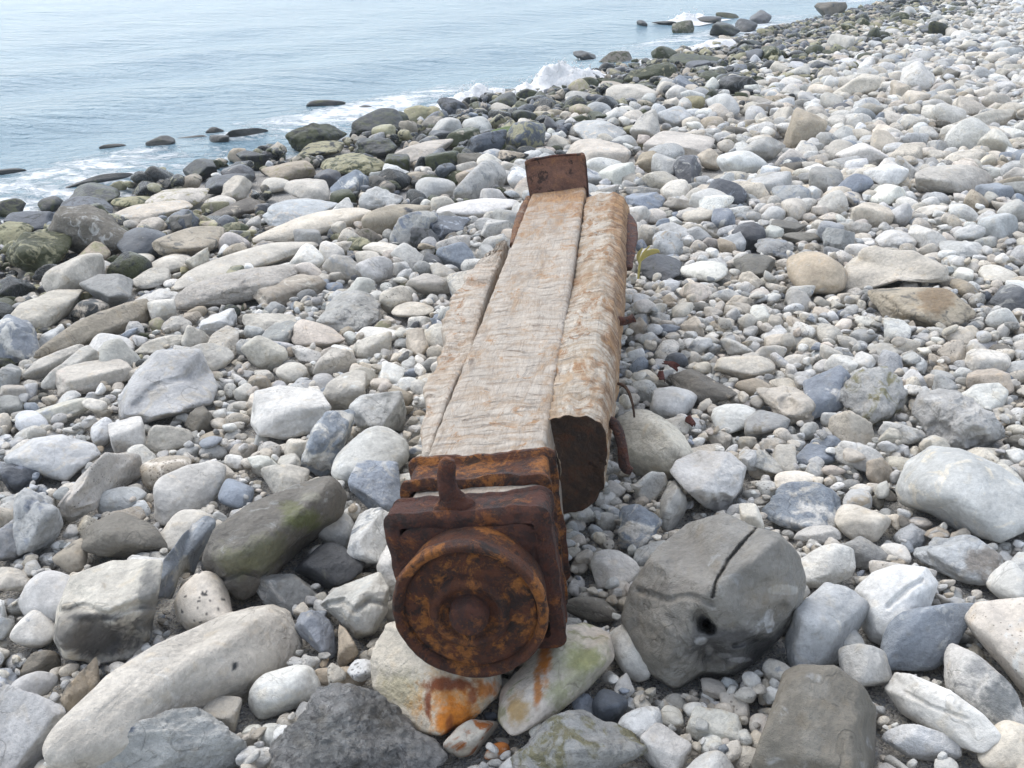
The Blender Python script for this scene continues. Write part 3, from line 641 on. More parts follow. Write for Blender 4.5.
OUTLINE = {  # how the larger stones are cut: corner points of their outline
    'the big holed boulder': [(620, 620), (629, 587), (657, 547), (690, 522), (725, 512), (755, 527), (780, 532), (800, 555), (807, 580), (802, 615), (775, 645), (752, 667), (730, 678), (700, 676), (675, 692), (654, 679), (635, 646)],
    'the big dark slab': [(782, 671), (799, 663), (836, 665), (865, 687), (877, 708), (875, 768), (868, 800), (766, 800), (750, 764), (774, 700)],
    'the huge log shaped boulder': [(39, 749), (51, 726), (105, 675), (156, 644), (219, 616), (273, 603), (293, 609), (309, 644), (299, 668), (262, 697), (200, 728), (140, 758), (90, 784), (48, 775)],
    'the cream topped block': [(56, 610), (70, 575), (113, 560), (164, 559), (158, 597), (150, 640), (133, 659), (98, 665), (62, 659), (53, 640)],
    'the mossy brown boulder': [(201, 562), (211, 530), (250, 503), (297, 484), (332, 474), (348, 495), (344, 515), (325, 532), (303, 549), (283, 565), (270, 585), (242, 603), (219, 592)],
    'the rust stained boulder': [(370, 658), (375, 643), (388, 622), (440, 612), (495, 650), (503, 683), (500, 696), (470, 723), (440, 737), (420, 733), (405, 718), (372, 688)],
    'the rust streaked green slab': [(500, 690), (535, 652), (557, 626), (585, 622), (612, 633), (616, 658), (590, 688), (560, 712), (532, 728), (512, 738), (497, 720)],
    'the dark crumbly rock': [(267, 750), (282, 733), (307, 706), (322, 688), (340, 683), (370, 690), (395, 706), (415, 731), (440, 740), (446, 758), (425, 785), (350, 795), (280, 785)],
    'the big pale angular boulder': [(117, 399), (135, 371), (156, 350), (201, 348), (219, 387), (213, 404), (176, 416), (144, 424), (119, 420)],
    'the flat white boulder': [(250, 424), (254, 391), (279, 385), (320, 389), (332, 408), (320, 432), (283, 440), (258, 436)],
    'the large streaked boulder': [(894, 490), (905, 462), (930, 445), (960, 448), (1000, 465), (1035, 490), (1040, 525), (1000, 544), (960, 532), (930, 514), (900, 505)],
    'the white triangular boulder': [(669, 472), (675, 460), (700, 450), (730, 452), (747, 467), (742, 490), (730, 507), (722, 515), (705, 508), (685, 490)],
    'the pocked oblong boulder': [(56, 506), (82, 474), (105, 452), (140, 454), (145, 474), (122, 489), (97, 509), (70, 524), (60, 519)],
    'the rounded white boulder': [(854, 589), (872, 572), (896, 564), (927, 567), (939, 583), (931, 607), (909, 629), (887, 648), (870, 641), (855, 616)],
    'the big cream sloping boulder': [(831, 295), (839, 274), (861, 248), (874, 245), (892, 250), (914, 250), (949, 267), (951, 282), (931, 283), (898, 281), (872, 290), (844, 298)],
    'the pinkish pitted boulder': [(962, 618), (975, 602), (1024, 597), (1070, 608), (1080, 680), (1045, 708), (1022, 694), (1000, 665), (975, 637)],
    'the long white boulder': [(882, 688), (895, 672), (915, 675), (950, 690), (985, 715), (1005, 738), (985, 755), (960, 748), (930, 732), (900, 713)],
    'the broad smooth boulder': [(2, 458), (32, 438), (62, 434), (95, 444), (102, 455), (85, 466), (67, 482), (37, 477), (10, 470)],
    'the grooved pale boulder': [(319, 604), (335, 588), (380, 571), (390, 590), (388, 612), (375, 634), (356, 640), (340, 622)],
    'the blue green slab': [(157, 597), (164, 560), (184, 532), (205, 513), (218, 518), (214, 535), (200, 556), (194, 575), (176, 578), (173, 600)],
}
CRACK = {  # reference: [(corner points, half width px, depth m)]
    'the big holed boulder': [([(756, 528), (746, 540), (737, 549), (729, 560), (716, 580), (712, 596)], 1.0, .03), ([(640, 590), (664, 600), (690, 596), (712, 604)], 2.5, .012), ([(770, 628), (752, 640), (735, 646)], 2.2, .016)],
    'the grooved pale boulder': [([(325, 606), (342, 601), (354, 611), (370, 600), (388, 604)], 2.6, .02)],
    'the rounded white boulder': [([(889, 606), (897, 598), (906, 590), (920, 580)], 2.2, .012)],
    'the mossy brown boulder': [([(222, 580), (244, 572), (262, 576), (280, 560)], 2.2, .02)],
    'the cream topped block': [([(62, 612), (84, 606), (108, 616), (138, 604), (160, 606)], 3, .02)],
    'the big pale angular boulder': [([(135, 405), (158, 384), (185, 378), (205, 356)], 2.5, .012)],
    'the long white boulder': [([(900, 690), (930, 706), (965, 718)], 1.6, .006)],
}
hands = []
for idx, d in enumerate(parse_catalog()):
    wide = d['w'] / 2; hi = d['h'] / 2
    ca, sa = math.cos(d['ang']), math.sin(d['ang'])
    Sxx = (wide * ca) ** 2 + (hi * sa) ** 2; Syy = (wide * sa) ** 2 + (hi * ca) ** 2; Sxy = (wide * wide - hi * hi) * sa * ca
    el = math.atan2(-ray(d['cx'], d['cy'])[2], ray(d['cx'], d['cy'])[1])
    se, ce = math.sin(el), math.cos(el)
    k = min(d['k'], .62 * (1 - Sxy ** 2 / (Sxx * Syy)))
    if d['sea']: k = min(.9, 1 - Sxy ** 2 / (Sxx * Syy) - .05)
    if not d['sea']:                       # keep the far, flatly seen stones from stretching away from the view
        lim = 1.5 * max(Sxx, Syy)
        k = max(k, min(1 - lim * se * se / Syy, 1 - Sxy ** 2 / (Sxx * Syy) - .06))
    dep = 3.0
    for _ in range(5):
        m = dep / F
        dz = k * Syy / ce ** 2 * m * m; hz = math.sqrt(dz)
        if d['sea']:
            c, tt = hit_level(d['cx'], d['cy'] + d['h'] * .2, SEA_Z + .18 * hz)
        else:
            c, tt = hit_ground(d['cx'], d['cy'], .62 * hz + .012)
        dep = tt
    m = dep / F
    Q = np.array([[Sxx, Sxy / se, 0], [Sxy / se, (1 - k) * Syy / se ** 2, 0], [0, 0, k * Syy / ce ** 2]]) * m * m
    if d['sea']: Q[1, 1] = min(Q[1, 1], Sxx * m * m * 1.4); Q *= 1.25; Q[2, 2] *= 1.35
    # face the camera ray rather than straight ahead
    az = math.atan2(c[0], c[1]); cz, sz = math.cos(-az), math.sin(-az)
    Rz = np.array([[cz, -sz, 0], [sz, cz, 0], [0, 0, 1]])
    Q = Rz @ Q @ Rz.T
    lam, E = np.linalg.eigh(Q)
    lam = np.maximum(lam, (.12 ** 2) * lam.max())
    if np.linalg.det(E) < 0: E[:, 0] *= -1
    d.update(c=c, Q=E @ np.diag(lam) @ E.T, M=E @ np.diag(np.sqrt(lam)), idx=idx, depth=dep)
    hands.append(d)

# ------------------------------------------------------------------ stone meshes
def jitter(c, r, a=.06):
    c = np.array(c) * r.normal(1, a)
    return np.clip(c * (1 + np.array([1, .15, -1.1]) * r.normal(0, .02) + r.normal(0, .006, 3)), .01, .74)

LIB = {}
KINDS = 'rsfsasbrksfsarsb'
def lib(lod, k):
    if (lod, k) not in LIB: LIB[(lod, k)] = unit_rock(lod, 4000 + k, KINDS[k % len(KINDS)])
    return LIB[(lod, k)]

def attrs_for(V, c1, c2, amt, pit, bump, rough, r, mot=0.0):
    n = len(V)
    off = r.uniform(-40, 40, 3)
    return dict(col=('FLOAT_COLOR', np.hstack([c1 if np.ndim(c1) == 2 else np.tile(c1, (n, 1)), np.full((n, 1), mot)])),
                col2=('FLOAT_COLOR', np.hstack([np.tile(c2, (n, 1)), (amt if np.ndim(amt) else np.full(n, amt)).reshape(n, 1)])),
                tex=('FLOAT_VECTOR', V + off),
                par=('FLOAT_VECTOR', np.column_stack([np.full(n, pit), np.full(n, bump), rough if np.ndim(rough) else np.full(n, rough)])))

ROUGH = dict(K=.45, V=.62, S=.55, D=.55, Y=.75)
def wname(px, label):
    for w_ in label.replace('-', ' ').split():
        if w_ in ('boulder', 'pebble', 'rock', 'stone'): return w_
        if w_ in ('with', 'between', 'beside', 'behind', 'above', 'below', 'near'): break
    return 'boulder' if px > 62 else 'stone' if px > 26 else 'pebble'

for d in hands:
    r = np.random.default_rng(900 + d['idx'])
    px = max(d['w'], d['h'])
    lod = 7 if px > 140 and d['cy'] > 500 else 6 if px > 74 else 5 if px > 30 else 4
    U = unit_rock(lod, 7000 + d['idx'] * 3, d['kind'], 1.0)
    V = U @ d['M'].T
    P = V + d['c']
    if d['ref'] in OUTLINE:
        # work the stone to its outline: stretch it across the line of sight, bearing by bearing; its depth stays
        pts = np.array(OUTLINE[d['ref']], float)
        cc = np.array(project(d['c'])[:2]); mp = d['depth'] / F
        rel = pts - cc
        qx, qy, dp = project(P)
        e = np.column_stack([qx, qy]) - cc
        th_ = np.arctan2(e[:, 1], e[:, 0]); rr_ = np.hypot(e[:, 0], e[:, 1])
        nb = 150
        bins = ((th_ + math.pi) / math.tau * nb).astype(int) % nb
        cur = np.zeros(nb)
        np.maximum.at(cur, bins, rr_)
        cur = np.maximum(cur, 1); cur = (np.roll(cur, 1) + cur * 2 + np.roll(cur, -1)) / 4
        tb = (np.arange(nb) + .5) / nb * math.tau - math.pi
        tgt = np.zeros(nb)
        for b, a in enumerate(tb):
            da = np.array([math.cos(a), math.sin(a)])
            for k in range(len(rel)):
                p, q = rel[k], rel[(k + 1) % len(rel)]
                den = da[0] * (q - p)[1] - da[1] * (q - p)[0]
                if abs(den) < 1e-9: continue
                s_ = (p[0] * (q - p)[1] - p[1] * (q - p)[0]) / den
                u_ = (p[0] * da[1] - p[1] * da[0]) / den
                if s_ > 0 and 0 <= u_ <= 1: tgt[b] = max(tgt[b], s_)
        ok = tgt > 0; tgt[~ok] = cur[~ok]
        for _s in range(1): tgt = (np.roll(tgt, 1) + tgt * 2 + np.roll(tgt, -1)) / 4
        fac = np.interp(th_, np.r_[tb[-1] - math.tau, tb, tb[0] + math.tau], np.r_[(tgt / cur)[-1], tgt / cur, (tgt / cur)[0]])
        # soften towards the middle so that bearings do not crease
        wgt = np.clip(rr_ / np.interp(th_, np.r_[tb[-1] - math.tau, tb, tb[0] + math.tau], np.r_[cur[-1], cur, cur[0]]) * 1.6, 0, 1)
        fac = 1 + (fac - 1) * wgt
        v0 = (d['c'] - CAM) / np.linalg.norm(d['c'] - CAM)
        par_ = np.outer(V @ v0, v0)
        V = par_ + (V - par_) * fac[:, None]
        P = V + d['c']
    qx, qy, dp = project(P)
    vd = (d['c'] - CAM) / np.linalg.norm(d['c'] - CAM)
    front = np.clip(-(V @ vd) / (np.abs(V @ vd).max()) * 3 + .6, 0, 1)
    size = math.sqrt(np.linalg.eigvalsh(d['Q'])[1])
    # broken, jagged relief on the rough kinds
    if d['bump'] > .8:
        ff = fbm(V * 26 + 3 * d['idx'], d['idx'], 4, .6); ridge = .35 - np.abs(fbm(V * 15 + 9 * d['idx'], d['idx'] + 3, 3))
        nrm = V / np.linalg.norm(V, axis=1)[:, None]
        V = V + nrm * ((ff * .055 + ridge * .05) * size * (d['bump'] - .3) * (2.2 if d['bump'] >= 1 else 1.2))[:, None]
    for (ax, ay, ra, de) in DENT.get(d['ref'], []):
        wgt = front / (1 + np.exp((np.hypot(qx - ax, qy - ay) * (1 + .25 * fbm(V * 22, 77, 2)) / ra - 1) * 7))
        V = V + vd * (wgt * de)[:, None]
    crk = np.zeros(len(V))
    for (pl, hw_, de) in CRACK.get(d['ref'], []):
        dist = np.full(len(V), 1e9)
        jx, jy = qx + 2.5 * fbm(V * 30, 31, 3), qy + 2.5 * fbm(V * 30 + 5, 33, 3)
        for (xa, ya), (xb, yb) in zip(pl[:-1], pl[1:]):
            l2 = (xb - xa) ** 2 + (yb - ya) ** 2
            u = np.clip(((jx - xa) * (xb - xa) + (jy - ya) * (yb - ya)) / l2, 0, 1)
            dist = np.minimum(dist, np.hypot(jx - xa - u * (xb - xa), jy - ya - u * (yb - ya)))
        wgt = np.clip(1.6 - dist / hw_, 0, 1) * front
        V = V + vd * (wgt * de)[:, None]
    n = len(V)
    C = np.tile(jitter(d['c1'], r, .04), (n, 1))
    amt = np.full(n, d['amt'])
    rough = np.full(n, ROUGH.get(d['k1'], .82))
    nz = fbm(V / size * 2.6 + d['idx'], d['idx'] + 50, 3, .6) + .75 * fbm(V / size * 11 + d['idx'], d['idx'] + 57, 4, .7)
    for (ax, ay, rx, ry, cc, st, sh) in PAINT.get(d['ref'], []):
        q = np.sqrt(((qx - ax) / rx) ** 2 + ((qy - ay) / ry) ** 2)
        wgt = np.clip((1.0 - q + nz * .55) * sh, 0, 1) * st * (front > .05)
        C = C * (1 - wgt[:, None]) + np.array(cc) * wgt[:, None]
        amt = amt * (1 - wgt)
    if d['ref'] == 'the big holed boulder':
        rough = np.where(np.sqrt(((qx - 735) / 66) ** 2 + ((qy - 640) / 36) ** 2) < 1 + nz * .5, .16, .5)
    if d['ref'] == 'the dark crumbly rock': rough[:] = .42
    if d['spots']:
        for a in range(22):
            ux, uy = d['cx'] + r.normal(0, 16), d['cy'] + r.normal(0, 18)
            q = np.hypot(qx - ux, (qy - uy) * r.uniform(.7, 1.5)) * (1 + .8 * nz) / r.uniform(.7, 1.9)
            wgt = np.clip((1.15 - q) * 3, 0, 1) * (front > .05)
            C = C * (1 - wgt[:, None]) + np.array((.05, .05, .05)) * wgt[:, None]
    bump = min(d['bump'], .75 if d['mot'] < .8 else 1.1) if d['kind'] not in 'rf' else d['bump'] * .6
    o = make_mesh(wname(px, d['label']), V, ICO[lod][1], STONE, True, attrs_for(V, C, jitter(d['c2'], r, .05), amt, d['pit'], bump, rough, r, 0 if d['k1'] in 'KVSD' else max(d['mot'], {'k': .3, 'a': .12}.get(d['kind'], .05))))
    o.location = d['c']
    d['obj'] = o
    o['label'] = d['label']; o['category'] = o.name.split('.')[0]
    if d['sea']: o['group'] = 'rocks standing in the sea'
    elif d['k1'] in 'KVY' and d['cy'] < 300: o['group'] = 'weedy boulders along the waterline'
    else: o['group'] = 'stones of the beach'


    # the heap is dropped round the stone as it was cut
    if not d['sea']:
        Pw = V + d['c']
        for g in (NEAR, FAR):
            ix = ((Pw[:, 0] - g.x0) / g.c).astype(int); iy = ((Pw[:, 1] - g.y0) / g.c).astype(int)
            k_ = (ix >= 0) & (iy >= 0) & (ix < g.nx) & (iy < g.ny)
            np.maximum.at(g.Hh, (iy[k_], ix[k_]), Pw[k_, 2])
            ok_ = k_ & (Pw[:, 2] > ground(Pw[:, 0], Pw[:, 1]) + .02)
            g.mask[iy[ok_], ix[ok_]] = True
            ok_ = k_ & (Pw[:, 2] > ground(Pw[:, 0], Pw[:, 1]) + .055)
            g.high[iy[ok_], ix[ok_]] = True
            if g is NEAR and k_.any():
                und = np.full(g.G.shape, 9.0, np.float32)
                np.minimum.at(und, (iy[k_], ix[k_]), Pw[k_, 2])
                op = (und < 8) & (und > g.G + .03)
                wj, wi = np.nonzero(op)
                g.Hh[wj, wi] = g.G[wj, wi]; g.high[wj, wi] = False

# ------------------------------------------------------------------ the heap: stones dropped into the gaps, large ones first
fills = []
FKEYS = ['W', 'C', 'G', 'M', 'B', 'T', 'N', 'D', 'P', 'S']
def pick_colour(r, wet):
    if wet > r.uniform(0, 1):
        k1 = r.choice(['K', 'V', 'S', 'Y', 'T', 'D', 'N'], p=[.30, .20, .14, .12, .10, .07, .07])
        return k1, r.choice(['K', 'V', 'Y', 'T']), r.uniform(.3, .6)
    k1 = r.choice(FKEYS, p=[.30, .355, .19, .042, .032, .030, .012, .004, .032, .003])
    k2 = r.choice(['W', 'C', 'G', 'B', 'M', 'T']) if k1 not in 'WC' else r.choice(['G', 'C', 'T', 'B', 'P'], p=[.35, .25, .13, .15, .12])
    return k1, k2, r.uniform(.1, .45)

def drop(g, n, rlo, rhi, tries, lim, px_min=0, y0=0, y1=99, pred=None, rsea=1.0):
    r = rng; made = 0
    for _ in range(n):
        best = None
        rad = r.uniform(rlo, rhi) * (1.0 if rsea == 1.0 else 1.0)
        el = r.uniform(.58, .98); fl = r.uniform(.38, .78)
        az = r.uniform(0, math.tau); tx, ty = r.normal(0, .22, 2)
        ax = np.array([rad * 1.12, rad * el * 1.05, rad * fl * 1.1])
        cz, sz = math.cos(az), math.sin(az)
        Rz = np.array([[cz, -sz, 0], [sz, cz, 0], [0, 0, 1]])
        Rx = np.array([[1, 0, 0], [0, math.cos(tx), -math.sin(tx)], [0, math.sin(tx), math.cos(tx)]])
        Ry = np.array([[math.cos(ty), 0, math.sin(ty)], [0, 1, 0], [-math.sin(ty), 0, math.cos(ty)]])
        M = (Rx @ Ry @ Rz) * ax
        Q = M @ M.T
        rx, ry = math.sqrt(Q[0, 0]), math.sqrt(Q[1, 1])
        for _k in range(tries):
            # even over the picture's ground: pick within the view, margins kept for a step to the side
            y = r.uniform(max(g.y0, y0), min(g.y0 + g.ny * g.c, y1))
            half = .62 * y + .55
            x = r.uniform(max(-half, g.x0), min(half, g.x0 + g.nx * g.c))
            gz = GX * x + GY * y
            if gz < SEA_Z - .03: continue
            if pred and not pred(x, y): continue
            w = g.win(x, y, rx * .85, ry * .85)
            if w is None: continue
            hh = g.Hh[w]
            if hh.size < 2: continue
            mk = g.mask[w]
            if rad > .036 and mk.mean() > (.16 if g is NEAR else .05): continue
            if g.high[w].mean() > .12: continue
            tm = g.tim[w].mean() if rad <= .036 else 0
            dxw, dyw = g.X[w] - x, g.Y[w] - y
            ok, up, lo = surf(Q, dxw, dyw)
            if not ok.any(): continue
            zc = np.quantile((hh - lo)[ok], .72) - .12 * rad * fl
            rel = zc - gz
            if tm > 0 and rel + rad * fl > .085: continue
            if best is None or rel < best[0]: best = (rel, x, y, zc)
        if best is None or best[0] > lim + .55 * rad: continue
        c = np.array([best[1], best[2], best[3]])
        px, py, dp = project(c)
        if px < -110 or px > 1134 or py < -45 or py > 900: continue
        ppx = rad * F / dp
        if ppx < px_min: continue
        stamp(g, c, Q)
        gz = GX * c[0] + GY * c[1]
        hs = gz - SEA_Z
        wet = float(np.clip(1.4 - hs / .12, 0, 1)) * .95 + (.02 if hs < .2 else 0)
        k1, k2, am = pick_colour(r, wet)
        fills.append(dict(c=c, M=M, Q=Q, rad=rad, px=ppx, sx=px, sy=py, depth=dp, k1=k1, k2=k2, amt=am, shape=int(r.integers(0, 72)), pit=float(r.choice([0, 0, 0, 0, .35, .7])), el=el, fl=fl, wet=wet, val=float(r.normal(1, .10))))
        made += 1
    return made

def shore(x, y): return (GX * x + GY * y - SEA_Z) < .2 + .0 * x
# far, along the water: boulders
drop(FAR, 50, .12, .17, 5, .0, pred=lambda x, y: (GX * x + GY * y - SEA_Z) < .20, y0=6.2)
drop(FAR, 1000, .08, .13, 6, .02, pred=lambda x, y: (GX * x + GY * y - SEA_Z) < .26, y0=6.2)
# far, beach proper
drop(FAR, 80, .16, .24, 4, .04, y0=6.4, pred=lambda x, y: x < 8)
drop(FAR, 900, .085, .14, 6, .05, y0=6.4, y1=14)
drop(FAR, 900, .09, .14, 5, .05, y0=14)
drop(FAR, 18000, .048, .08, 4, .06, px_min=1.4, y0=6.4)
drop(FAR, 10000, .035, .06, 4, .06, px_min=1.7, y0=6.4, y1=24)
# near
drop(NEAR, 260, .07, .115, 6, .04, y0=3.9, y1=7.0, pred=lambda x, y: x < .2 or y > 5.4)
drop(NEAR, 650, .05, .075, 7, .045, y1=7.0)
drop(NEAR, 2800, .034, .052, 7, .045, y1=7.0)
drop(NEAR, 8500, .022, .035, 7, .06, px_min=3, y1=7.0)
drop(NEAR, 9000, .014, .022, 6, .06, px_min=3.2, y1=5)
drop(NEAR, 10000, .008, .0145, 5, .06, px_min=3.0, y1=3.5)
print('hand placed', len(hands), 'dropped', len(fills))
# ------------------------------------------------------------------ which stones show largest (painted far to near into a small id picture)
allst = [('h', d) for d in hands] + [('f', d) for d in fills]
IW, IH = 1024, 768
idb = np.full((IH, IW), -1, np.int32)
order = sorted(range(len(allst)), key=lambda i: -allst[i][1]['depth'])
yy, xx = np.mgrid[0:IH, 0:IW]
for i in order:
    d = allst[i][1]; c = d['c']
    px, py, dp = project(c)
    v = (c - CAM) / np.linalg.norm(c - CAM)
    r_ = np.cross(v, [0, 0, 1]); r_ /= np.linalg.norm(r_); u_ = np.cross(r_, v)
    Pm = np.vstack([r_, u_]) * (F / dp) * .92
    S = Pm @ d['Q'] @ Pm.T
    hx, hy = math.sqrt(S[0, 0]), math.sqrt(S[1, 1])
    x0, x1, y0, y1 = int(px - hx), int(px + hx) + 2, int(py - hy), int(py + hy) + 2
    x0, x1, y0, y1 = max(x0, 0), min(x1, IW), max(y0, 0), min(y1, IH)
    if x1 <= x0 or y1 <= y0: continue
    A = np.linalg.inv(S)
    X = xx[y0:y1, x0:x1] - px; Y = -(yy[y0:y1, x0:x1] - py)
    inside = A[0, 0] * X * X + 2 * A[0, 1] * X * Y + A[1, 1] * Y * Y < 1
    idb[y0:y1, x0:x1][inside] = i
# the timber hides what lies behind it
tp = [project(tl(*q))[:2] for q in ((-.16, .1, .16), (.16, .1, .16), (.17, .6, .16), (.36, .62, .1), (.36, 3.3, .14), (-.16, 3.4, .2), (-.2, 2.4, .1), (-.19, .4, .1))]
def inpoly(poly, X, Y):
    ins = np.zeros(X.shape, bool); n = len(poly)
    for k in range(n):
        (xa, ya), (xb, yb) = poly[k], poly[(k + 1) % n]
        cond = ((ya > Y) != (yb > Y)) & (X < (xb - xa) * (Y - ya) / (yb - ya + 1e-9) + xa)
        ins ^= cond
    return ins
idb[inpoly(tp, xx, yy)] = -1
idb[((xx - 470) / 78.) ** 2 + ((yy - 608) / 75.) ** 2 < 1] = -1
cnt = np.bincount(idb[idb >= 0].ravel(), minlength=len(allst))
nh = len(hands)
room = 300 - nh
cand = sorted(range(nh, len(allst)), key=lambda i: -cnt[i])[:room]
single = set(cand)
print('smallest single stone in pixels', cnt[cand[-1]])

# labels of the stones picked out of the heap: look, then the nearest landmarks
CN = dict(W='white', C='cream', G='pale grey', M='mid grey', B='blue grey', T='tan', N='brown', D='dark grey', P='pinkish', S='slate', K='black', V='olive green', Y='olive', R='rusty', E='green')
marks = [(d['cx'], d['cy'], d['ref'], max(d['w'], d['h'])) for d in hands if d['ref']]
marks += [(470, 612, 'the rusted iron cap', 150), (556, 170, 'the rusted end plate', 60)]
used = {d['label'] for d in hands}
def direction(dx, dy):
    if abs(dx) > 1.5 * abs(dy): return 'to the right of' if dx > 0 else 'to the left of'
    if abs(dy) > 1.5 * abs(dx): return 'below' if dy > 0 else 'above'
    return ('below and right of' if dx > 0 else 'below and left of') if dy > 0 else ('above and right of' if dx > 0 else 'above and left of')
def auto_label(d, name):
    shp = 'slim' if d['el'] < .66 else 'flat' if d['fl'] < .5 else 'chunky' if d['fl'] > .7 else 'rounded' if KINDS[d['shape'] % len(KINDS)] in 'rf' else 'angular' if KINDS[d['shape'] % len(KINDS)] in 'ab' else ''
    near = sorted(marks, key=lambda m: math.hypot(m[0] - d['sx'], m[1] - d['sy']) - .3 * m[3])[:7]
    opts = []
    for m in near[:4]: opts.append(f"{shp} {CN[d['k1']]} {name} {direction(d['sx'] - m[0], d['sy'] - m[1])} {m[2]}")
    for i in range(5):
        for j in range(i + 1, 6):
            opts.append(f"{shp} {CN[d['k1']]} {name} between {near[i][2]} and {near[j][2]}")
    for i in range(4):
        opts.append(f"{shp} {CN[d['k1']]} {name} with {CN[d['k2']]} patches {direction(d['sx'] - near[i][0], d['sy'] - near[i][1])} {near[i][2]}")
    long_ = []
    for a, b in ((0, 1), (1, 0), (0, 2), (2, 0)):
        long_.append(f"{opts[a]} towards {near[b][2]}")
    for o in long_ + opts:
        o = ' '.join(o.split())
        if o not in used and len(o.split()) <= 16:
            used.add(o); return o
    return ' '.join(opts[0].split())

for i in cand:
    d = allst[i][1]
    r = np.random.default_rng(30000 + i)
    lod = 5 if d['px'] > 22 else 4
    V = lib(lod, d['shape']) @ d['M'].T
    name = 'boulder' if d['px'] > 34 else 'stone' if d['px'] > 13 else 'pebble'
    o = make_mesh(name, V, ICO[lod][1], STONE, True, attrs_for(V, jitter(PAL[d['k1']], r) * d['val'], jitter(PAL[d['k2']], r), d['amt'], d['pit'], .55, ROUGH.get(d['k1'], .82) - .2 * d['wet'], r, 0 if d['k1'] in 'KVSD' else float(r.choice([0, .1, .3, .6], p=[.45, .25, .2, .1]))))
    o.location = d['c']
    o['label'] = auto_label(d, name); o['category'] = name
    o['group'] = 'weedy boulders along the waterline' if d['wet'] > .5 else 'stones of the beach'

# all the others: more than anyone could count, one object
parts = {'V': [], 'F': [], 'col': [], 'col2': [], 'tex': [], 'par': []}
nv = 0
for i in range(nh, len(allst)):
    if i in single: continue
    d = allst[i][1]
    r = np.random.default_rng(30000 + i)
    lod = 4 if d['px'] > 13 else 3 if d['px'] > 3.6 else 2
    V0 = lib(lod, d['shape']) @ d['M'].T
    a = attrs_for(V0, jitter(PAL[d['k1']], r) * d['val'], jitter(PAL[d['k2']], r), d['amt'], d['pit'] if d['px'] > 6 else 0, .5, ROUGH.get(d['k1'], .82) - .2 * d['wet'], r, 0 if d['k1'] in 'KVSD' else float(r.choice([0, .1, .3, .6], p=[.45, .25, .2, .1])))
    parts['V'].append(V0 + d['c']); parts['F'].append(ICO[lod][1] + nv); nv += len(V0)
    for k in ('col', 'col2', 'tex', 'par'): parts[k].append(a[k][1])
cat = {k: np.concatenate(v) for k, v in parts.items()}
o = make_mesh('pebbles', cat['V'], cat['F'], STONE, True, {'col': ('FLOAT_COLOR', cat['col']), 'col2': ('FLOAT_COLOR', cat['col2']), 'tex': ('FLOAT_VECTOR', cat['tex']), 'par': ('FLOAT_VECTOR', cat['par'])})
o['kind'] = 'stuff'; o['label'] = 'pale pebbles and small stones heaped over the whole beach'; o['category'] = 'pebbles'
print('pebble verts', nv)
del parts, cat

# ------------------------------------------------------------------ ground and sea
t = NT('grit')
tc = t.n('ShaderNodeTexCoord').outputs['Object']
vo = t.n('ShaderNodeTexVoronoi'); t.l(tc, vo.inputs['Vector']); vo.inputs['Scale'].default_value = 170
v2 = t.n('ShaderNodeTexVoronoi'); t.l(tc, v2.inputs['Vector']); v2.inputs['Scale'].default_value = 70
bw = t.n('ShaderNodeRGBToBW'); t.l(vo.outputs['Color'], bw.inputs[0])
b2 = t.n('ShaderNodeRGBToBW'); t.l(v2.outputs['Color'], b2.inputs[0])
c = t.mix(t.ramp(bw.outputs[0], .2, .8, 0, 1, False), (.20, .195, .185), (.60, .57, .52))
c = t.mix(t.ramp(b2.outputs[0], .55, .62), c, t.mix(t.ramp(bw.outputs[0], .4, .6), (.52, .49, .43), (.33, .335, .34)))
t.l(c, t.b.inputs['Base Color']); t.b.inputs['Roughness'].default_value = .9
hv = t.math('ADD', t.math('MULTIPLY', vo.outputs['Distance'], -.6), t.math('MULTIPLY', t.noise(tc, 45, 5, .7), 1.5))
t.l(t.bump(hv, .9, .012), t.b.inputs['Normal'])
N1 = 90
gx = np.concatenate([np.linspace(-40, -6, 10), np.linspace(-5, 5, 60), np.linspace(6, 140, 20)])
gy = np.concatenate([[-30, -12, -5], np.linspace(0, 8, 60), np.linspace(9, 50, 30), np.linspace(60, 400, 12)])
X, Y = np.meshgrid(gx, gy)
Zg = GX * X + GY * Y
Zg = np.maximum(Zg, -6.0) - .012
Zg = np.minimum(Zg, 2.5 + .02 * (X + Y))
V = np.column_stack([X.ravel(), Y.ravel(), Zg.ravel()])
nx_, ny_ = len(gx), len(gy)
ii = np.arange(nx_ * ny_).reshape(ny_, nx_)
Fq = np.column_stack([ii[:-1, :-1].ravel(), ii[:-1, 1:].ravel(), ii[1:, 1:].ravel(), ii[1:, :-1].ravel()]).astype(np.int32)
o = make_mesh('beach', V, Fq, t.m); o['kind'] = 'structure'

# sea: real waves near the shore, long to the horizon
t = NT('sea_water')
tc = t.n('ShaderNodeTexCoord').outputs['Object']
foam_a = t.attr('foam', 'Fac')
fn = t.noise(t.scale(tc, (1.0, 1.0, 1.0)), 5.5, 7, .68, 1.4)
fn2 = t.noise(t.scale(tc, (.35, .8, 1.0)), 2.2, 6, .62, 2.0)
fv = t.math('ADD', t.math('MULTIPLY', fn, .55), t.math('MULTIPLY', fn2, .45))
fm = t.math('MULTIPLY', t.math('SUBTRACT', t.math('ADD', fv, foam_a), .98), 9.0, True)
c = t.mix(t.ramp(t.noise(tc, .5, 3), .35, .65), (.10, .19, .245), (.125, .22, .27))
c = t.mix(t.math('MULTIPLY', fm, .93), c, (.78, .80, .80))
t.l(c, t.b.inputs['Base Color'])
t.l(t.ramp(fm, 0, 1, .22, .75, False), t.b.inputs['Roughness'])
t.b.inputs['IOR'].default_value = 1.333; t.b.inputs['Specular IOR Level'].default_value = .36
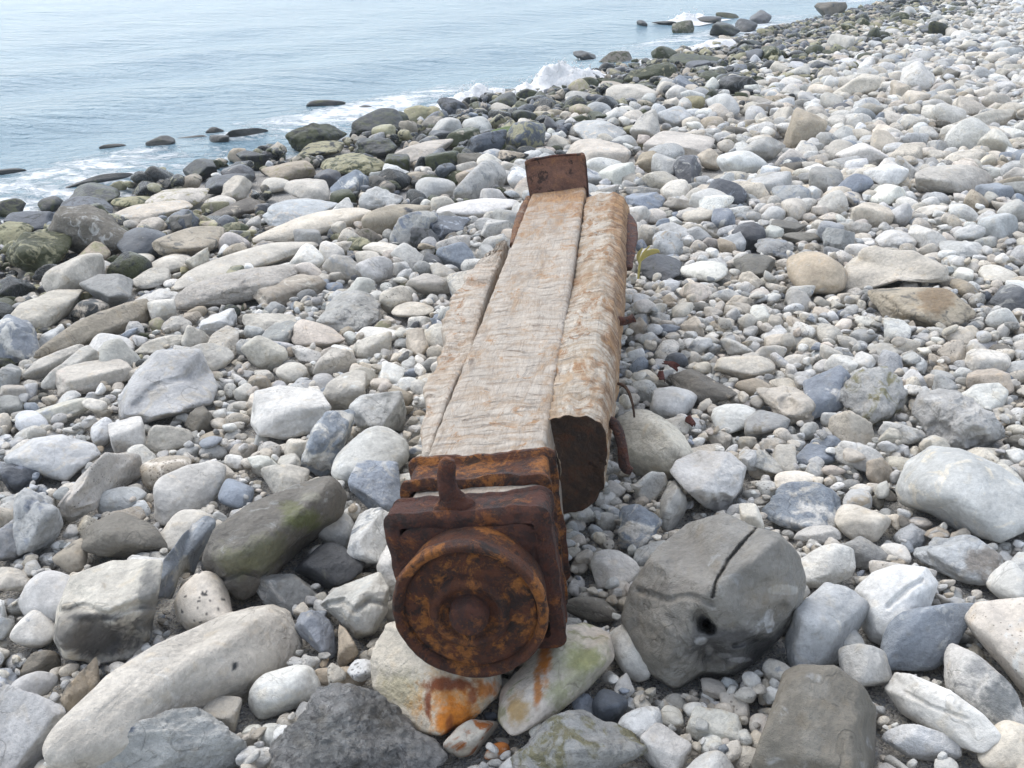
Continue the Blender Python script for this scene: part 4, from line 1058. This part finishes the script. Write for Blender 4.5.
wv = t.math('ADD', t.math('MULTIPLY', t.noise(t.scale(tc, (1.0, 1.7, 1)), 4.5, 5, .6, .4), 1.0), t.math('MULTIPLY', t.noise(tc, 17, 3, .55), .25))
wv = t.math('ADD', wv, t.math('MULTIPLY', t.noise(t.scale(tc, (.7, 1.5, 1)), 1.3, 4, .6, .6), 2.2))
wv = t.math('ADD', wv, t.math('MULTIPLY', fm, .25))
t.l(t.bump(wv, .9, .085), t.b.inputs['Normal'])
rad = np.geomspace(5.5, 3500, 330); th = np.radians(np.linspace(-48, 36, 300))
R_, T_ = np.meshgrid(rad, th, indexing='ij')
X = (R_ * np.sin(T_)).ravel(); Y = (R_ * np.cos(T_)).ravel()
off = -(GX * X + GY * Y - SEA_Z) / math.hypot(GX, GY)          # metres out from the waterline
sx, sy = -GX / math.hypot(GX, GY), -GY / math.hypot(GX, GY)
al = X * sy - Y * sx
fade = np.clip(1.3 - R_.ravel() / 60, 0, 1)
P2 = np.column_stack([off * .55 + .8 * fbm(np.column_stack([X * .2, Y * .2, 0 * X]), 3, 2), al * .22, 0 * X])
swell = np.sin((off + 1.3 * fbm(np.column_stack([al * .13, off * .1, 0 * X]), 8, 2)) * 2.1) * .035 * np.clip(1.4 - off / 12, .25, 1)
Z = SEA_Z + (swell + .05 * fbm(P2 * 1.6, 5, 4, .55)) * fade
near_f = np.exp(-np.maximum(off, 0) / .75) * .59 + np.exp(-((off - 1.5) / .8) ** 2) * .30 + np.exp(-((off - 3.6) / .5) ** 2) * .22
near_f += .14 * np.exp(-off / 5) 
near_f *= (.95 + .5 * fbm(np.column_stack([al * .35, off * .2, 0 * X]), 13, 2))
near_f += np.clip(.05 - .002 * off, 0, .05)
V = np.column_stack([X, Y, Z])
nr, nt_ = R_.shape
ii = np.arange(nr * nt_).reshape(nr, nt_)
Fq = np.column_stack([ii[:-1, :-1].ravel(), ii[1:, :-1].ravel(), ii[1:, 1:].ravel(), ii[:-1, 1:].ravel()]).astype(np.int32)
o = make_mesh('sea', V, Fq[:, ::-1], t.m, True, {'foam': ('FLOAT', near_f)}); o['kind'] = 'structure'

# the breaking wave: white water thrown up against the boulders
t = NT('white_water')
t.b.inputs['Base Color'].default_value = (.86, .86, .85, 1); t.b.inputs['Roughness'].default_value = .7
tc = t.n('ShaderNodeTexCoord').outputs['Object']
t.l(t.bump(t.noise(tc, 14, 6, .7), 1.0, .06), t.b.inputs['Normal'])
r = np.random.default_rng(5)
VV, FF, nv = [], [], 0
for (wx, wy, lx, ly, up, nd) in ((562, 87, 1.35, .7, .30, 260), (474, 99, .8, .5, .17, 100), (520, 100, 1.0, .4, .12, 20), (640, 66, .9, .5, .10, 10), (716, 48, 2.2, .8, .14, 10), (690, 20, .9, .6, .25, 20)):
    c, tt = hit_level(wx, wy, SEA_Z)
    ca, sa = math.cos(math.radians(57)), math.sin(math.radians(57))      # the ridge follows the shore
    na, nb_ = 110, 64
    A, B = np.meshgrid(np.linspace(-1, 1, na), np.linspace(-1, 1, nb_))
    A = A.ravel(); B = B.ravel()
    gx_, gy_ = A * lx, B * ly
    env = np.clip(1 - A * A, 0, 1) ** 1.1 * np.exp(-(B / .45) ** 2)
    Pn = np.column_stack([gx_ * 5, gy_ * 5, np.full(len(A), wx * .1)]) * .7
    lump = .45 + .75 * np.abs(fbm(Pn, 40, 4, .5)) * 1.4 + .5 * fbm(Pn * .5, 47, 2)
    z = up * env * lump - .02
    V0 = np.column_stack([c[0] + gx_ * ca - gy_ * sa, c[1] + gx_ * sa + gy_ * ca, SEA_Z + z])
    V0[:, :2] += .05 * np.column_stack([fbm(Pn * 1.7, 61, 3), fbm(Pn * 1.7, 71, 3)]) * env[:, None]
    ii = np.arange(na * nb_).reshape(nb_, na)
    q4 = np.column_stack([ii[:-1, :-1].ravel(), ii[:-1, 1:].ravel(), ii[1:, 1:].ravel(), ii[1:, :-1].ravel()])
    VV.append(V0); FF.append(np.vstack([q4[:, [0, 1, 2]], q4[:, [0, 2, 3]]]) + nv); nv += len(V0)
    for _ in range(nd):
        a_, b_ = r.normal(0, .38), r.normal(0, .30)
        ev = math.exp(-(a_ * a_ * 2 + b_ * b_ * 3))
        pos = np.array([c[0] + a_ * lx * ca - b_ * ly * sa, c[1] + a_ * lx * sa + b_ * ly * ca, SEA_Z + up * ev * r.uniform(.35, 1.25)])
        rr = r.uniform(.003, .009) * (tt / 12)
        V1 = ICO[2][0] * rr * np.array([1, 1, r.uniform(.8, 2.2)]) + pos
        VV.append(V1); FF.append(ICO[2][1] + nv); nv += len(V1)
o = make_mesh('foam', np.vstack(VV), np.vstack(FF).astype(np.int32), t.m); o['kind'] = 'stuff'; o['label'] = 'white foam of a small wave breaking on dark boulders'; o['category'] = 'foam'
# ------------------------------------------------------------------ the timber pile; local axes: x across, y along, z up
RUST = rust_material('rust', (.058, .022, .014), (.155, .050, .020), (.47, .175, .034), .44)
RUST_DARK = rust_material('dark_rust', (.052, .020, .015), (.135, .044, .025), (.34, .115, .028), .24)
RUST_PLATE = rust_material('plate_rust', (.24, .125, .09), (.36, .185, .12), (.46, .24, .12), .3)
RUST_PALE = rust_material('orange_rust', (.16, .065, .03), (.30, .14, .06), (.38, .19, .08), .4, (.38, .30, .23))
WOOD = wood_material('grey_timber', (.56, .50, .425), (.45, .335, .23), (.40, .23, .11), (.34, .295, .25), .17, .46, (2.2, 3.3, .8))
WOOD_TAN = wood_material('tan_timber', (.61, .555, .47), (.48, .345, .215), (.34, .185, .085), (.38, .30, .22), .34, .42, (2.2, 3.6, .6), (.235, .31))
WOOD_PALE = wood_material('splintered_timber', (.63, .565, .48), (.49, .37, .26), (.38, .21, .10), (.41, .335, .265), .22, .56)
WOOD_DARK = wood_material('rotten_timber', (.11, .065, .04), (.075, .042, .026), (.11, .045, .02), (.045, .03, .022), .3, .2)

pile = bpy.data.objects.new('timber_pile', None); col_.objects.link(pile)
Rm = Matrix(((T_AX[0], S_AX[0], U_AX[0], O[0]), (T_AX[1], S_AX[1], U_AX[1], O[1]), (T_AX[2], S_AX[2], U_AX[2], O[2]), (0, 0, 0, 1)))
pile.matrix_world = Rm
pile['label'] = 'weathered grey timber pile with a round rusted iron end cap, lying on the stones'
pile['category'] = 'timber pile'

def loft(name, rings, mat, parent, cap0=True, cap1=True, closed_ring=True, smooth=True):
    R = np.array(rings); ns, np_, _ = R.shape
    V = R.reshape(-1, 3).tolist(); Fc = []
    m = np_ if closed_ring else np_ - 1
    for a in range(ns - 1):
        for b in range(m):
            c = (b + 1) % np_
            Fc.append((a * np_ + b, a * np_ + c, (a + 1) * np_ + c, (a + 1) * np_ + b))
    for flag, k in ((cap0, 0), (cap1, ns - 1)):
        if flag:
            V.append(R[k].mean(0).tolist()); ci = len(V) - 1
            for b in range(np_):
                c = (b + 1) % np_
                Fc.append((ci, k * np_ + c, k * np_ + b) if k == 0 else (ci, k * np_ + b, k * np_ + c))
    o = make_mesh(name, np.array(V), Fc, mat, smooth, None, parent)
    import bmesh
    bm = bmesh.new(); bm.from_mesh(o.data); bmesh.ops.recalc_face_normals(bm, faces=bm.faces); bm.to_mesh(o.data); bm.free()
    return o

def rrect(hw, hh, cr, n=64, ct=0.0, cu=0.0):
    """points round a rounded rectangle in the x-z plane"""
    pts = []; q = n // 4
    segs = [((hw - cr, hh - cr), 0), ((-hw + cr, hh - cr), 90), ((-hw + cr, -hh + cr), 180), ((hw - cr, -hh + cr), 270)]
    nc = 5
    for k, ((cx, cy), a0) in enumerate(segs):
        for j in range(nc):
            a = math.radians(a0 + 90 * j / (nc - 1)); pts.append((cx + cr * math.cos(a), cy + cr * math.sin(a)))
        (nx, ny), b0 = segs[(k + 1) % 4]
        p0 = pts[-1]; p1 = (nx + cr * math.cos(math.radians(b0)), ny + cr * math.sin(math.radians(b0)))
        ns = q - nc + 1
        for j in range(1, ns): pts.append((p0[0] + (p1[0] - p0[0]) * j / ns, p0[1] + (p1[1] - p0[1]) * j / ns))
    return [(x + ct, z + cu) for x, z in pts]

def weather(R, seed, amp_flake, amp_big, outward_from=(0, 0)):
    """push ring points in and out: flakes across the grain, long hollows along it"""
    R = np.array(R); P = R.reshape(-1, 3)
    N = P.copy(); N[:, 1] = 0; N[:, 0] -= outward_from[0]; N[:, 2] -= outward_from[1]
    N /= np.maximum(np.linalg.norm(N, axis=1)[:, None], 1e-6)
    wx = fbm(P * 5, seed + 30, 2) * .06
    fl = fbm(np.column_stack([P[:, 0] * 7, (P[:, 1] + wx) * 36, P[:, 2] * 7]), seed, 4, .6)
    big = fbm(np.column_stack([P[:, 0] * 8, P[:, 1] * 1.7, P[:, 2] * 8]), seed + 4, 4)
    chip = fbm(np.column_stack([P[:, 0] * 13, P[:, 1] * 6, P[:, 2] * 13]), seed + 12, 3)
    fl = np.where(fl > 0, fl, fl * 1.7) - np.maximum(0, chip - .28) * 4
    P = P + N * (fl * amp_flake + big * amp_big)[:, None]
    return P.reshape(R.shape)

L = 3.22
HW, HH = .148, .160
ss = np.linspace(.150, L, 620)
rings = []
for s in ss:
    hw = HW - .004 * (s - .1) ; hh = HH
    rings.append([(x, s, z) for x, z in rrect(hw, hh, .015, 128)])
rings = weather(rings, 61, .0026, .007)
loft('timber', rings, WOOD, pile)

# half round log bolted along one side, hollow at its near end
def log_profile(s, shrink=1.0, n=40):
    w = .148 + .024 * (s - .6); t0 = HW - .008
    top = .146 + .010 * math.sin(s * 2.1); bot = -.165
    pts = []
    out = [(t0, top), (t0 + w * .35, top + .006), (t0 + w * .68, top + .002), (t0 + w * .90, top - .022), (t0 + w, top - .07), (t0 + w * 1.0, .01), (t0 + w * .88, -.06), (t0 + w * .66, -.105), (t0 + w * .36, -.13), (t0, -.135)]
    # resample
    out.append(out[0])
    A = np.array(out); dl = np.r_[0, np.cumsum(np.linalg.norm(np.diff(A, axis=0), axis=1))]
    q = np.linspace(0, dl[-1], n, endpoint=False)
    P = np.column_stack([np.interp(q, dl, A[:, 0]), np.interp(q, dl, A[:, 1])])
    cen = np.array([t0 + w * .48, .0])
    return (P - cen) * shrink + cen
ss = np.linspace(.60, 3.16, 460)
rings = []
for s in ss:
    e = np.clip((3.16 - s) / .10, 0, 1)
    sh = 1.0 - .22 * (1 - e) ** 2
    P = log_profile(s, sh, 110)
    rag = .030 * fbm(np.array([[k * .13, 3.3, 8.1] for k in range(110)]), 5, 4, .6) * math.exp(-(s - .6) / .06)
    rings.append([(x, s + rag[k], z) for k, (x, z) in enumerate(P)])
rings = weather(rings, 91, .0065, .022, (HW + .09, 0))
side = loft('side_timber', rings, WOOD_TAN, pile, cap0=False)
side['label'] = 'tan half-round log along one side, dark and hollow at its near end'
r0 = rings[0]
cen = np.array(r0).mean(0)
inner = []
rag0 = np.array(r0)[:, 1] - .60
for k, (shr, ds) in enumerate(((1.0, .0), (.96, .0), (.92, .006), (.85, .013), (.74, .018), (.58, .022), (.42, .024), (.24, .025), (.08, .026))):
    Rk = (np.array(r0) - cen) * np.array([shr, 1, shr]) + cen
    Rk[:, 1] = .60 + ds + rag0 * max(0, 1 - k * .33)
    inner.append(Rk)
inner = weather(inner, 17, .010, .012, (HW + .09, 0)); inner[0] = np.array(r0) + np.array([0, .002, 0])
o = loft('hollow_end', inner, WOOD_DARK, side, cap0=False)

# splintered plank along the other side
ss = np.linspace(.40, 2.50, 420)
rings = []
for s in ss:
    e0 = np.clip((s - .40) / .10, 0, 1); e1 = np.clip((2.50 - s) / .45, 0, 1)
    top = .158 - .022 * abs(math.sin(s * 3.3)) - .012 * math.sin(s * 7.0) - .04 * (1 - e0) - .03 * (1 - e1)
    q_ = np.clip((s - .45) / 1.0, 0, 1); w = (.036 + .072 * q_ * q_ * (3 - 2 * q_) + .012 * math.sin(s * 9) + .008 * math.sin(s * 23)) * (.4 + .6 * e0) * (.22 + .78 * e1)
    off = -HW - .008 - .028 * np.clip(s - 1.2, 0, 1.2)
    P = rrect(w / 2 + .004, (top + .12) / 2, .010, 56, off - w / 2, (top - .12) / 2)
    rings.append([(x, s + (.03 * math.sin(k * 1.9) if s < .46 else .05 * math.sin(k * 2.3) * (1 - e1)), z) for k, (x, z) in enumerate(P)])
rings = weather(rings, 133, .010, .016, (-HW - .04, 0))
o = loft('side_plank', rings, WOOD_PALE, pile)
o['label'] = 'pale splintered plank along one side'

def band(name, s0, s1, hw, hh, th, cr, mat, parent, ct=0, cu=0, seed=3, lip=0.0):
    n = 160
    rings = []
    pin = rrect(hw, hh, cr, n, ct, cu); po = rrect(hw + th, hh + th, cr + th, n, ct, cu); pl = rrect(hw + th + lip, hh + th + lip, cr + th + lip, n, ct, cu)
    e = th * .25
    prof = [(0, s0), (th * .6, s0), (th + lip * .8, s0 + e), (th + lip * .8, s0 + .012)]
    m_ = 9
    prof += [(th, s0 + .018 + (s1 - s0 - .036) * k / m_) for k in range(m_ + 1)]
    prof += [(th + lip, s1 - .012), (th + lip, s1 - e), (th * .6, s1), (0, s1), (0, s0)]
    for h_, s in prof:
        rings.append([(x, s, z) for x, z in rrect(hw + h_, hh + h_, cr * .7 + h_ * .45, n, ct, cu)])
    R = np.array(rings); sh = R.shape; P = R.reshape(-1, 3)
    q = fbm(P * np.array([9, 9, 9]), seed, 3)
    q2 = fbm(P * 28, seed + 2, 3)
    N = P.copy(); N[:, 1] = 0; N /= np.linalg.norm(N, axis=1)[:, None]
    P = P + N * (q * .007 + q2 * .004 + .004 * np.floor(fbm(P * 16, seed + 9, 3) * 5) / 2.5 * .6)[:, None]; P[:, 1] += q2 * .006 + .010 * fbm(P * 6 + 9, seed + 7, 2)
    R = P.reshape(sh); R[-1] = R[0]
    return loft(name, R, mat, parent, False, False)

c1_ = band('inner_collar', .240, .370, .151, .163, .013, .016, RUST, pile, seed=21, lip=.014)
c2_ = band('outer_collar', .100, .190, .146, .148, .032, .014, RUST_DARK, pile, seed=31, lip=.004)
# rotten wood and iron between the collars and behind the cap
rings = weather([[(x, s, z) for x, z in rrect(.146, .146, .03, 64)] for s in np.linspace(.096, .21, 24)], 5, .008, .012)
loft('timber_end', rings, RUST_DARK, pile)

# round end cap with its face plate and hub
def lathe(name, prof, mat, parent, n=96, seed=1, rough=.003, center=(0, 0), tilt=0.0, split=True):
    rings = []
    pr = np.array(prof); fine_ = [pr[0]]
    for a_, b_ in zip(pr[:-1], pr[1:]):
        m_ = max(1, int(np.linalg.norm(b_ - a_) / .0035))
        fine_ += [a_ + (b_ - a_) * k / m_ for k in range(1, m_ + 1)]
    for rr, s in fine_:
        rings.append([(rr * math.cos(math.tau * k / n), s, rr * math.sin(math.tau * k / n)) for k in range(n)])
    R = np.array(rings); sh = R.shape; P = R.reshape(-1, 3)
    q = fbm(P * 22, seed, 4); q3 = fbm(P * 7, seed + 3, 2)
    rad_ = np.hypot(P[:, 0], P[:, 2])[:, None]
    N = np.where(rad_ > 1e-5, P * np.array([1, 0, 1]) / np.maximum(rad_, 1e-5), 0)
    P = P + N * (q * rough * 1.2 + q3 * rough)[:, None] * (rad_ > .02)
    P[:, 1] += q * rough + rough * .9 * np.floor(fbm(P * 18 + 4, seed + 8, 3) * 5) / 3 + rough * .6 * fbm(P * 70, seed + 6, 3)
    ct, st = math.cos(tilt), math.sin(tilt)
    y, z = P[:, 1].copy(), P[:, 2].copy()
    P[:, 1] = y * ct + z * st; P[:, 2] = -y * st + z * ct
    P[:, 0] += center[0]; P[:, 2] += center[1]
    return loft(name, P.reshape(sh), mat, parent, False, False)
TILT = math.radians(1.5)
cap = lathe('end_cap', [(.11, .098), (.146, .098), (.153, .092), (.155, .060), (.153, .034), (.165, .022), (.168, .006), (.165, -.006), (.160, -.010), (.150, -.007), (.145, .001), (.143, .012), (.141, .03)], RUST, pile, 120, 11, .0035, tilt=TILT)
lathe('face_plate', [(.1418, .012), (.135, .0075), (.118, .006), (.100, .0065), (.090, .005), (.084, -.006), (.076, -.011), (.068, -.010), (.061, .000), (.052, .005), (.030, .004), (.001, .004)], RUST, cap, 120, 19, .0028, tilt=TILT)
lathe('hub', [(.042, .010), (.041, -.016), (.038, -.028), (.031, -.034), (.016, -.036), (.001, -.0365)], RUST_DARK, cap, 40, 23, .002, tilt=TILT)

def tube(name, pts, radii, mat, parent, n=14, flat=None, seed=2, rough=.10):
    pts = np.array(pts, float)
    # resample smoothly
    k = len(pts); q = np.linspace(0, k - 1, (k - 1) * 6 + 1)
    def cr(A):
        A = np.asarray(A, float); out = []
        for v in q:
            i = min(int(v), k - 2); f = v - i
            p0, p1, p2, p3 = A[max(i - 1, 0)], A[i], A[i + 1], A[min(i + 2, k - 1)]
            out.append(.5 * (2 * p1 + (p2 - p0) * f + (2 * p0 - 5 * p1 + 4 * p2 - p3) * f * f + (3 * p1 - p0 - 3 * p2 + p3) * f ** 3))
        return np.array(out)
    C = cr(pts); Rr = cr(np.array(radii, float).reshape(-1, 1) if np.ndim(radii[0]) == 0 else radii)
    rings = []
    tan = np.gradient(C, axis=0); tan /= np.linalg.norm(tan, axis=1)[:, None]
    ref = np.array([0, 1.0, 0]) if abs(tan[:, 1]).max() < .9 else np.array([0, 0, 1.0])
    for i in range(len(C)):
        a = np.cross(tan[i], ref); a /= np.linalg.norm(a); b = np.cross(a, tan[i])
        ra = Rr[i][0]; rb = Rr[i][-1]
        rings.append([C[i] + a * ra * math.cos(math.tau * j / n) + b * rb * math.sin(math.tau * j / n) for j in range(n)])
    R = np.array(rings); P = R.reshape(-1, 3)
    cc = np.repeat(C, n, axis=0)
    P = cc + (P - cc) * (1 + rough * 2 * fbm(P * 40, seed, 3))[:, None]
    return loft(name, P.reshape(R.shape), mat, parent)

# the hook standing on the outer collar
tube('hook', [(-.028, .140, .150), (-.028, .140, .176), (-.030, .138, .198), (-.033, .137, .228), (-.033, .140, .254), (-.026, .144, .278), (-.020, .146, .290)], [(.078, .030), (.056, .026), (.030, .020), (.021, .016), (.0195, .015), (.018, .014), (.011, .010)], RUST_DARK, pile, 16, seed=8)

# bent iron plate closing the far end
n1, n2 = 26, 24
grid = []
for layer in (0, 1):
    g_ = []
    for j in range(n2):
        v = j / (n2 - 1); u = .02 + v * .305
        for i in range(n1):
            w_ = i / (n1 - 1) * 2 - 1
            x = .143 * w_ * (.95 + .09 * v)
            y = L + .020 + .035 * v * v - .028 * abs(w_) ** 8 - .022 * max(0, v - .88) / .12
            z = u - .010 * abs(w_) ** 6
            if layer: y += .016
            g_.append((x, y + .006 * vnoise(np.array([[x * 14, z * 14, 2.0]]), 3)[0], z + .004 * vnoise(np.array([[x * 20, v * 9, 7.0]]), 5)[0] * v))
    grid.append(g_)
V = np.array(grid[0] + grid[1]); nn = n1 * n2; Fc = []
for j in range(n2 - 1):
    for i in range(n1 - 1):
        a = j * n1 + i
        Fc.append((a, a + 1, a + n1 + 1, a + n1)); Fc.append((nn + a, nn + a + n1, nn + a + n1 + 1, nn + a + 1))
edge = [i for i in range(n1)] + [j * n1 + n1 - 1 for j in range(1, n2)] + [(n2 - 1) * n1 + i for i in range(n1 - 2, -1, -1)] + [j * n1 for j in range(n2 - 2, 0, -1)]
for a, b in zip(edge, edge[1:] + edge[:1]): Fc.append((a, nn + a, nn + b, b))
plate = make_mesh('end_plate', V, Fc, RUST_PLATE, True, None, pile)
plate['label'] = 'bent brown iron plate standing up at the far end'
tube('plate_rim', [(-.141, L + .030, .10), (-.145, L + .030, .22), (-.143, L + .035, .308), (-.11, L + .036, .316), (0, L + .038, .324), (.11, L + .036, .318), (.143, L + .035, .310), (.146, L + .03, .22), (.141, L + .03, .10)], [.006] * 9, RUST_DARK, plate, 10, seed=4)

# iron left on the sides
tube('corner_iron', [(-.158, 2.50, .10), (-.157, 2.75, .128), (-.155, 3.0, .138), (-.150, 3.2, .142)], [(.018, .014), (.022, .016), (.021, .016), (.016, .014)], RUST_PALE, pile, 12, seed=6)
wo = lambda s: HW + .004 + .138 + .024 * (s - .6)
tube('iron_strap', [(wo(2.25) - .002, 2.25, .02), (wo(2.5) + .004, 2.5, .045), (wo(2.8) - .004, 2.8, .06), (wo(3.0) - .03, 3.02, .06)], [(.022, .010), (.034, .012), (.036, .012), (.024, .010)], RUST_DARK, pile, 12, seed=7)
tube('spike', [(wo(1.50) - .05, 1.50, .075), (wo(1.50), 1.50, .070), (wo(1.50) + .030, 1.505, .070), (wo(1.50) + .048, 1.51, .074)], [.020, .016, .013, .016], RUST_DARK, pile, 12, seed=9)
tube('spike', [(wo(.72) - .02, .78, .055), (wo(.72) + .012, .74, .045), (wo(.72) + .024, .70, .005), (wo(.72) + .026, .68, -.045), (wo(.72) + .044, .675, -.06)], [.016, .015, .014, .015, .010], RUST_DARK, pile, 12, seed=10)
tube('wire', [(wo(1.05) - .01, 1.10, .02), (wo(1.05) + .025, 1.07, .015), (wo(1.05) + .042, 1.03, -.02), (wo(1.05) + .045, 1.01, -.06)], [.004, .005, .004, .003], WOOD_DARK, pile, 8, seed=12)

# ------------------------------------------------------------------ small things lying about
def flake(px, py, lx, ly, ang, lift, label):
    c, _ = hit_ground(px, py, lift)
    n = 9; V = []
    for layer in (0, 1):
        for j in range(n):
            for i in range(n):
                u, v = i / (n - 1) * 2 - 1, j / (n - 1) * 2 - 1
                k = 1 + .25 * vnoise(np.array([[u * 2, v * 2, px]]), 4)[0]
                V.append((u * lx * k, v * ly * k, .012 * (1 - u * u) + .006 * u * v + layer * .006))
    Fc = []
    for j in range(n - 1):
        for i in range(n - 1):
            a = j * n + i; Fc += [(a, a + n, a + n + 1, a + 1), (n * n + a, n * n + a + 1, n * n + a + n + 1, n * n + a + n)]
    edge = list(range(n)) + [j * n + n - 1 for j in range(1, n)] + [(n - 1) * n + i for i in range(n - 2, -1, -1)] + [j * n for j in range(n - 2, 0, -1)]
    for a, b in zip(edge, edge[1:] + edge[:1]): Fc.append((a, b, n * n + b, n * n + a))
    o = make_mesh('rust_flake', np.array(V), Fc, FLAKE, True)
    o.location = c; o.rotation_euler = (.5, .2, ang)
    o['label'] = label; o['category'] = 'rust flake'; o['group'] = 'flakes of iron fallen off the pile'
FLAKE = rust_material('red_rust', (.10, .022, .016), (.17, .045, .03), (.24, .09, .04), .2)
flake(671, 366, .030, .011, -.5, .10, 'reddish iron flake lying among the pebbles beside the timber')
flake(661, 378, .012, .020, .3, .10, 'dark red iron flake standing up next to the reddish one')
flake(690, 423, .014, .018, .8, .08, 'small dark iron flake by the smooth pale grey oval stone')

STRAW = NT('straw'); STRAW.b.inputs['Base Color'].default_value = (.42, .36, .12, 1); STRAW.b.inputs['Roughness'].default_value = .7
c, _ = hit_ground(638, 282, .02)
sprig = bpy.data.objects.new('dry_plant', None); col_.objects.link(sprig); sprig.location = c
sprig['label'] = 'yellow dry plant sprig sticking up between the timber and dark greenish boulder'; sprig['category'] = 'plant'
tube('stem', [(0, 0, 0), (.004, .01, .07), (.016, .015, .14), (.05, .01, .19)], [.006, .006, .006, .004], STRAW.m, sprig, 7)
tube('leaf', [(.012, .012, .11), (.04, .008, .15), (.085, .0, .165), (.10, -.004, .160)], [(.004, .004), (.016, .004), (.012, .003), (.003, .002)], STRAW.m, sprig, 8)
tube('leaf', [(.008, .010, .09), (-.006, .0, .14), (.012, -.01, .185)], [(.004, .004), (.010, .004), (.003, .002)], STRAW.m, sprig, 8)

# ------------------------------------------------------------------ light, air, camera
SUN_EL, SUN_AZ = math.radians(56), math.radians(-40)      # azimuth from +Y towards +X
world = bpy.data.worlds.new('World'); scene.world = world; world.use_nodes = True
nt = world.node_tree; nt.nodes.clear()
wo_ = nt.nodes.new('ShaderNodeOutputWorld'); bg = nt.nodes.new('ShaderNodeBackground'); sky = nt.nodes.new('ShaderNodeTexSky')
sky.sky_type = 'NISHITA'; sky.sun_disc = False; sky.sun_elevation = SUN_EL; sky.sun_rotation = SUN_AZ
sky.air_density = 1.0; sky.dust_density = .8; sky.ozone_density = 1.2
mx = nt.nodes.new('ShaderNodeMix'); mx.data_type = 'RGBA'; mx.inputs[0].default_value = .55
hsv = nt.nodes.new('ShaderNodeHueSaturation'); hsv.inputs['Saturation'].default_value = .5
nt.links.new(sky.outputs[0], hsv.inputs['Color'])
nt.links.new(hsv.outputs[0], bg.inputs['Color'])
nt.nodes.remove(mx)
bg.inputs['Strength'].default_value = .15
nt.links.new(bg.outputs[0], wo_.inputs[0])
sun = bpy.data.lights.new('sun', 'SUN'); sun.energy = 0.95; sun.angle = math.radians(60); sun.color = (1, .93, .81)
so = bpy.data.objects.new('sun', sun); col_.objects.link(so)
dirv = Vector((math.sin(SUN_AZ) * math.cos(SUN_EL), math.cos(SUN_AZ) * math.cos(SUN_EL), math.sin(SUN_EL)))
so.rotation_euler = dirv.to_track_quat('Z', 'Y').to_euler(); so.location = dirv * 40

cam = bpy.data.cameras.new('camera'); cam.sensor_width = 36; cam.lens = 36 * F / W; cam.clip_end = 6000; cam.clip_start = .05
co = bpy.data.objects.new('camera', cam); col_.objects.link(co)
co.location = (0, 0, CAM_Z); co.rotation_euler = (math.pi / 2 - PITCH, 0, 0)
scene.camera = co
scene.view_settings.view_transform = 'Standard'; scene.view_settings.look = 'None'; scene.view_settings.gamma = 1
scene.view_settings.exposure = 1.2

# the damp sea air: one even volume round everything on the ground
hz = NT('haze_air'); hz.t.nodes.remove(hz.b)
pv = hz.n('ShaderNodeVolumePrincipled'); pv.inputs['Color'].default_value = (.86, .93, 1, 1); pv.inputs['Density'].default_value = .0022; pv.inputs['Anisotropy'].default_value = .2
hz.l(pv.outputs[0], hz.out.inputs['Volume'])
bx = [(x, y, z) for x in (-2750, 2750) for y in (-60, 3600) for z in (-8.5, 7.0)]
o = make_mesh('haze', np.array(bx, float), [(0, 1, 3, 2), (4, 6, 7, 5), (0, 4, 5, 1), (2, 3, 7, 6), (0, 2, 6, 4), (1, 5, 7, 3)], hz.m, False)
o['kind'] = 'stuff'; o['label'] = 'thin pale sea haze over the whole beach'; o['category'] = 'haze'
